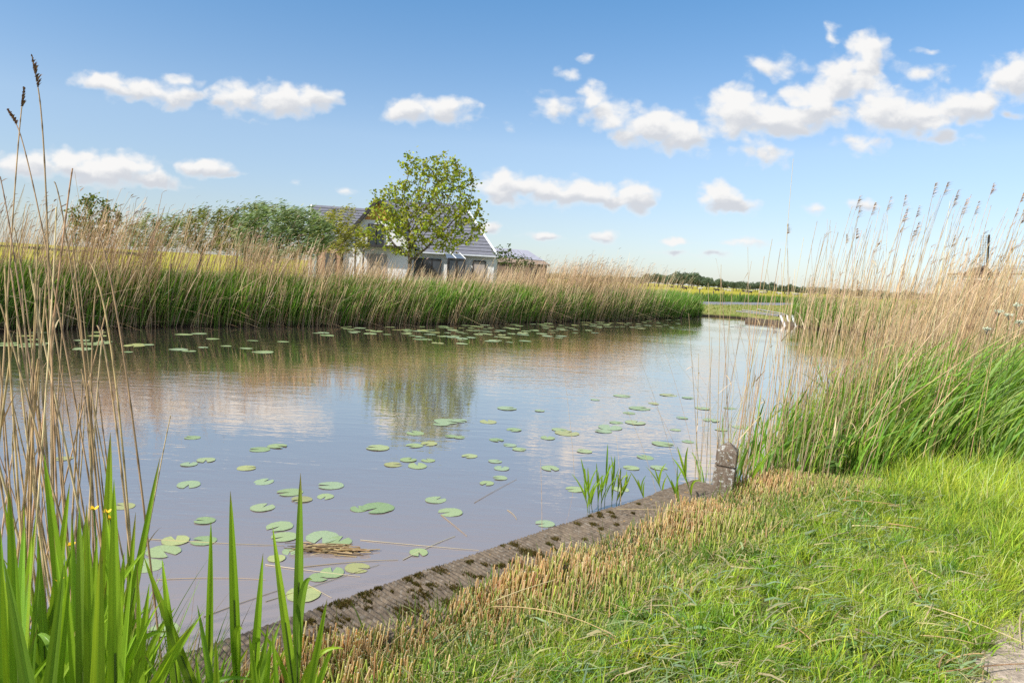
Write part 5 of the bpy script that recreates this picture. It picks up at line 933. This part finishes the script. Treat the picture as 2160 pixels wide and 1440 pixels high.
# ------------------------------------------------------------------ landing with three outlet pipes
MPIPE = simple_mat('grey_pipe', (.30, .29, .29), .6, .3, 4, .2); MPW = simple_mat('white_pipe_end', (.56, .55, .53), .55, .35, 6, .1); MSHEET = simple_mat('rusty_sheeting', (.13, .10, .07), .85, .2, 4, .3)
c = atz(1640, 683, 0.); root = empty('sheet_pile_bank', tuple(c)); V = [atz(x, y, 0.) for x, y in ((1575,678),(1672,688))]; a, b_ = V; n = 18; PV = []
pts = [a+(b_-a)*t for t in np.linspace(0, 1, n)]; pv = [np.array([p[0], p[1]-.12*(i % 2), 0])-c for i, p in enumerate(pts)]
mesh_from('sheeting', [p+np.array([0, 0, -.4]) for p in pv]+[p+np.array([0, 0, .24]) for p in pv]+[p+np.array([.2, .9, .24]) for p in pv]+[p+np.array([.2, .9, -.4]) for p in pv], [(i, i+1, n+i+1, n+i) for i in range(n-1)]+[(n+i, n+i+1, 2*n+i+1, 2*n+i) for i in range(n-1)]+[(2*n+i, 2*n+i+1, 3*n+i+1, 3*n+i) for i in range(n-1)], MSHEET, root)
tag(root, 'low brown sheet-piled bank under the three white-ended pipes', 'bank wall')
for (x, y, x2, y2, xt, yt, lab) in [(1647,667,1553,656,1656,686,'outlet pipe with white bent end, nearest to the open lawn'),(1660,666,1566,654,1668,685,'middle one of the three white-ended outlet pipes'),(1671,665,1598,652,1679,684,'outlet pipe with white bent end, nearest to the brownish reeds')]:
    Yp = a[1]*.5+b_[1]*.5-.55; A_ = aty(x, y, Yp); B_ = aty(x2, y2, Yp+4.5); C_ = aty(xt, yt+2, Yp-.5); C_[2] = min(C_[2], -.05); r = .062; o = empty('outlet_pipe', tuple(A_)); tag(o, lab, 'pipe')
    b = Buf(); tubes(b, np.stack([B_-A_, np.zeros(3)])[None], np.full((1, 2), r*.6), 10, np.full((1, 2, 3), .3)); b.obj('pipe', MPIPE, o, True)
    b = Buf(); e = C_-A_; tubes(b, np.stack([-e*.06, e*.12, e*.5, e])[None], np.array([[r*.8, r*1.15, r*1.3, r*1.2]]), 12, np.full((1, 4, 3), .7), True); b.obj('white_end', MPW, o, True)
    b = Buf(); f_ = (B_-A_)/np.linalg.norm(B_-A_); tubes(b, np.stack([f_*.05, f_*.2])[None], np.full((1, 2), r*.95), 12, np.full((1, 2, 3), .1)); b.obj('flange', MDK, o, True)
# ------------------------------------------------------------------ verge, far trees, cattle, fence posts
B = Buf(); n = 42000; x = rng.uniform(4, 62, n); y = rng.uniform(44, 135, n); m_ = sdist(x, y) < -.1; rx = np.interp(x, [-25, 4, 14, 24, 40, 70], [52, 57.5, 64, 76, 96, 130]); off = y-rx; m_ &= ((off > 3.4) & (off < 12)) | ((off < -3.3) & (rng.uniform(0, 1, n) < .55)); x, y, off = x[m_], y[m_], off[m_]; n = len(x)
h = np.where(off > 0, rng.uniform(.45, 1.15, n), rng.uniform(.08, .22, n)); p0 = v3(np.stack([x, y], 1), height(x, y)-.02); tp = p0+np.stack([rng.normal(.2, .2, n)*h, rng.normal(0, .15, n)*h, h], 1); c = np.where((off > 0)[:, None], cmix([(.10, .19, .03), (.14, .23, .035), (.09, .16, .03)], n), cmix([(.24, .27, .05), (.33, .31, .10), (.20, .26, .05)], n))
ribbons(B, p0, (p0+tp)/2+np.array([0, 0, .05]), tp, np.where(off > 0, .16, .07)*rng.uniform(.6, 1.3, n), 3, BLADE, c*.9, c*1.1); tag(B.obj('verge_grass', MAT_GRASS), 'green roadside grass beyond the canal end', 'grass', kind='stuff')
def far_variant(k):
    r_ = np.random.default_rng(200+k); hgt = 1.0; b = Buf(); nb = 9+k; cs = np.stack([r_.normal(.12 if k % 2 else 0, .32, nb), r_.normal(0, .3, nb), r_.uniform(.42, .82, nb)], 1); m_ = 1500; ci = r_.integers(0, nb, m_); v = r_.normal(0, 1, (m_, 3)); v /= np.linalg.norm(v, axis=1, keepdims=True); p = cs[ci]+v*np.array([.24, .24, .16])*r_.uniform(.4, 1, (m_, 1))**.5; p[:, 2] = np.maximum(p[:, 2], .12)
    tp = p+r_.normal(0, .045, (m_, 3)); cb = np.array([(.10, .145, .08), (.13, .175, .09), (.085, .12, .075), (.15, .18, .10)])[r_.integers(0, 4, m_)]*(1+.15*r_.normal(0, 1, (nb, 1))[ci]); cb = np.clip(cb, .015, .3)  # crown greens lightened and blued, distance haze painted into the leaf colour
    ribbons(b, p, (p+tp)/2, tp, np.full(m_, .06), 1, lambda t: 1-.5*t, cb, cb, r_.normal(0, .6, (m_, 3))); cr = b.mesh('crown'); cr.materials.append(MAT_TREE)
    b = Buf(); tubes(b, np.array([[(0, 0, 0), (.02, 0, .3), (.05, 0, .6)]]), np.array([[.035, .025, .012]]), 6, np.full((1, 3, 3), .1)); e = cs[:5]; z0_ = np.tile(np.array([.02, 0, .3]), (5, 1)); tubes(b, bez(z0_, (z0_+e)/2+np.array([0, 0, -.05]), e, 3), np.full((5, 4), .012), 5, np.full((5, 4, 3), .1), False); tr = b.mesh('trunk', True); tr.materials.append(MAT_BARK); return cr, tr
FV = [far_variant(k) for k in range(4)]
def far_tree(px, py_base, w_px, h_px, Y, label, group):
    c = aty(px, py_base, Y); k = int(rng.integers(0, 4)); o = empty('field_tree', (c[0], Y, .2), rng.uniform(-.5, .5)); hgt = h_px*Y/F; o.scale = (w_px*Y/F/1.15, w_px*Y/F/1.15, hgt); tag(o, label, 'tree', group)
    link2('crown', FV[k][0], o); link2('trunk', FV[k][1], o)
def link2(name, me, par): o = bpy.data.objects.new(name, me); COL.objects.link(o); o.parent = par
hor = lambda px: 580+(px-1080)*.0577
for i in range(78):
    px = np.linspace(1355, 1960, 78)[i]+rng.normal(0, 3); Y = rng.uniform(335, 430); big = 20*np.exp(-((px-1445)/32)**2)+14*np.exp(-((px-1375)/14)**2); far_tree(px, hor(px)+6, rng.uniform(18, 34)+big*.6, 13+rng.uniform(0, 9)+big*.75+(px < 1700)*3, Y, 'dark green tree in the distant belt across the yellow meadow', 'trees in the distant belt across the meadow')
for i in range(26):
    px = rng.uniform(1160, 1355); far_tree(px, hor(px)+5, rng.uniform(20, 34), rng.uniform(12, 20), rng.uniform(320, 420), 'distant tree showing over the reed tops beside the barn', 'distant trees over the reed tops beside the barn')
for i in range(20):
    px = rng.uniform(1960, 2160); far_tree(px, hor(px)+5, rng.uniform(22, 40), rng.uniform(16, 30), rng.uniform(240, 330), 'distant tree glimpsed through the reeds near the windmill', 'distant trees glimpsed near the windmill')
for i in range(12):
    px = rng.uniform(-20, 330); far_tree(px, hor(px)+4, rng.uniform(30, 60), rng.uniform(6, 10), rng.uniform(420, 480), 'low far-off tree on the horizon beyond the small round-headed tree', 'low far-off trees on the horizon behind the round-headed tree')
MCW = simple_mat('pale_cattle_hide', (.46, .43, .38), .8, .2, 1.5, .15); MCD = simple_mat('dark_cattle_hide', (.05, .042, .038), .8, .2, 1.5, .3)
def cow_mesh():
    bm = bmesh.new(); prof = [(-1.05, .42, .95, .10), (-1.0, .52, .98, .26), (-.5, .55, .95, .34), (.2, .56, .92, .36), (.7, .60, 1.0, .30), (1.0, .50, 1.12, .18), (1.3, .32, 1.22, .13), (1.5, .24, 1.15, .11), (1.75, .16, 1.0, .08)]; rs = []
    for x, hh, zc, wy in prof: rs.append([bm.verts.new((x, wy*math.cos(a), zc+hh*.62*math.sin(a))) for a in np.arange(8)*PI/4])
    for A_, B_ in zip(rs, rs[1:]):
        for i in range(8): bm.faces.new((A_[i], A_[(i+1) % 8], B_[(i+1) % 8], B_[i]))
    bm.faces.new(rs[0][::-1]); bm.faces.new(rs[-1]); bm.faces.ensure_lookup_table()
    for (x, sy) in ((-.8, 1), (-.8, -1), (.65, 1), (.65, -1)):
        fs = [f_ for f_ in bm.faces if len(f_.verts) == 4 and abs(f_.calc_center_median().x-x) < .35 and f_.calc_center_median().z < .75 and f_.calc_center_median().y*sy > .02]
        if not fs: continue
        f_ = min(fs, key=lambda q: abs(q.calc_center_median().x-x)); r = bmesh.ops.extrude_face_region(bm, geom=[f_]); vs = [v for v in r['geom'] if isinstance(v, bmesh.types.BMVert)]; c = sum((v.co for v in vs), Vector())/len(vs)
        for v in vs: v.co = Vector((x, .17*sy, .42))+(v.co-c)*.34; v.co.z = .42
        f2 = [q for q in r['geom'] if isinstance(q, bmesh.types.BMFace)]; r = bmesh.ops.extrude_face_region(bm, geom=f2); vs = [v for v in r['geom'] if isinstance(v, bmesh.types.BMVert)]
        for v in vs: v.co.z = 0; v.co.x = x+(v.co.x-x)*.7
    bmesh.ops.recalc_face_normals(bm, faces=bm.faces); me = bpy.data.meshes.new('cow'); bm.to_mesh(me); bm.free(); return me
for mat, lab, grp, k0 in ((MCW, 'pale cow grazing in the yellow meadow before the distant trees', 'pale cattle in the yellow meadow', 16), (MCD, 'dark cow grazing in the yellow meadow before the distant trees', 'dark cattle in the yellow meadow', 9)):
    me = cow_mesh(); me.materials.append(mat)
    for i in range(k0):
        px = rng.uniform(1400, 1860); Y = rng.uniform(240, 325); c = aty(px, 600, Y); o = bpy.data.objects.new('cow', me); COL.objects.link(o); o.location = (c[0], Y, float(height(c[0], Y))); o.scale = (.8, .8, .8); o.rotation_euler = (0, 0, rng.choice([0, PI])+rng.normal(0, .5)); tag(o, lab, 'cow', grp)
MFP = simple_mat('fence_post_wood', (.11, .09, .07), .9, .1, 6, .3)
for (px, py, hh) in [(1475,622,13),(1504,626,12),(1526,627,11),(1560,630,11),(1600,633,11),(417,580,20),(360,575,16)]:
    Y = 92. if px > 1000 else 48.; c = aty(px, py, Y); gz = float(height(c[0], Y)); h = max(1.2, c[2]+hh*Y/F-gz); b = Buf(); tubes(b, np.array([[(0, 0, -.2), (.01, 0, h*.9), (.01, 0, h)]]), np.array([[.09, .085, .06]]), 8, np.full((1, 3, 3), .1)); o = b.obj('fence_post', MFP); o.location = (c[0], Y, gz); tag(o, *(('dark fence post at the meadow edge beyond the road', 'fence post', 'fence posts along the meadow beyond the road') if px > 1000 else ('dark fence post behind the far reeds below the willows', 'fence post', 'fence posts behind the far reeds')))

sc.cycles.use_denoising = False; sc.cycles.max_bounces = 8; sc.cycles.diffuse_bounces = 3; sc.cycles.glossy_bounces = 3; sc.cycles.transmission_bounces = 4; sc.cycles.transparent_max_bounces = 4; sc.cycles.caustics_reflective = False; sc.cycles.caustics_refractive = False; sc.cycles.sample_clamp_indirect = 6
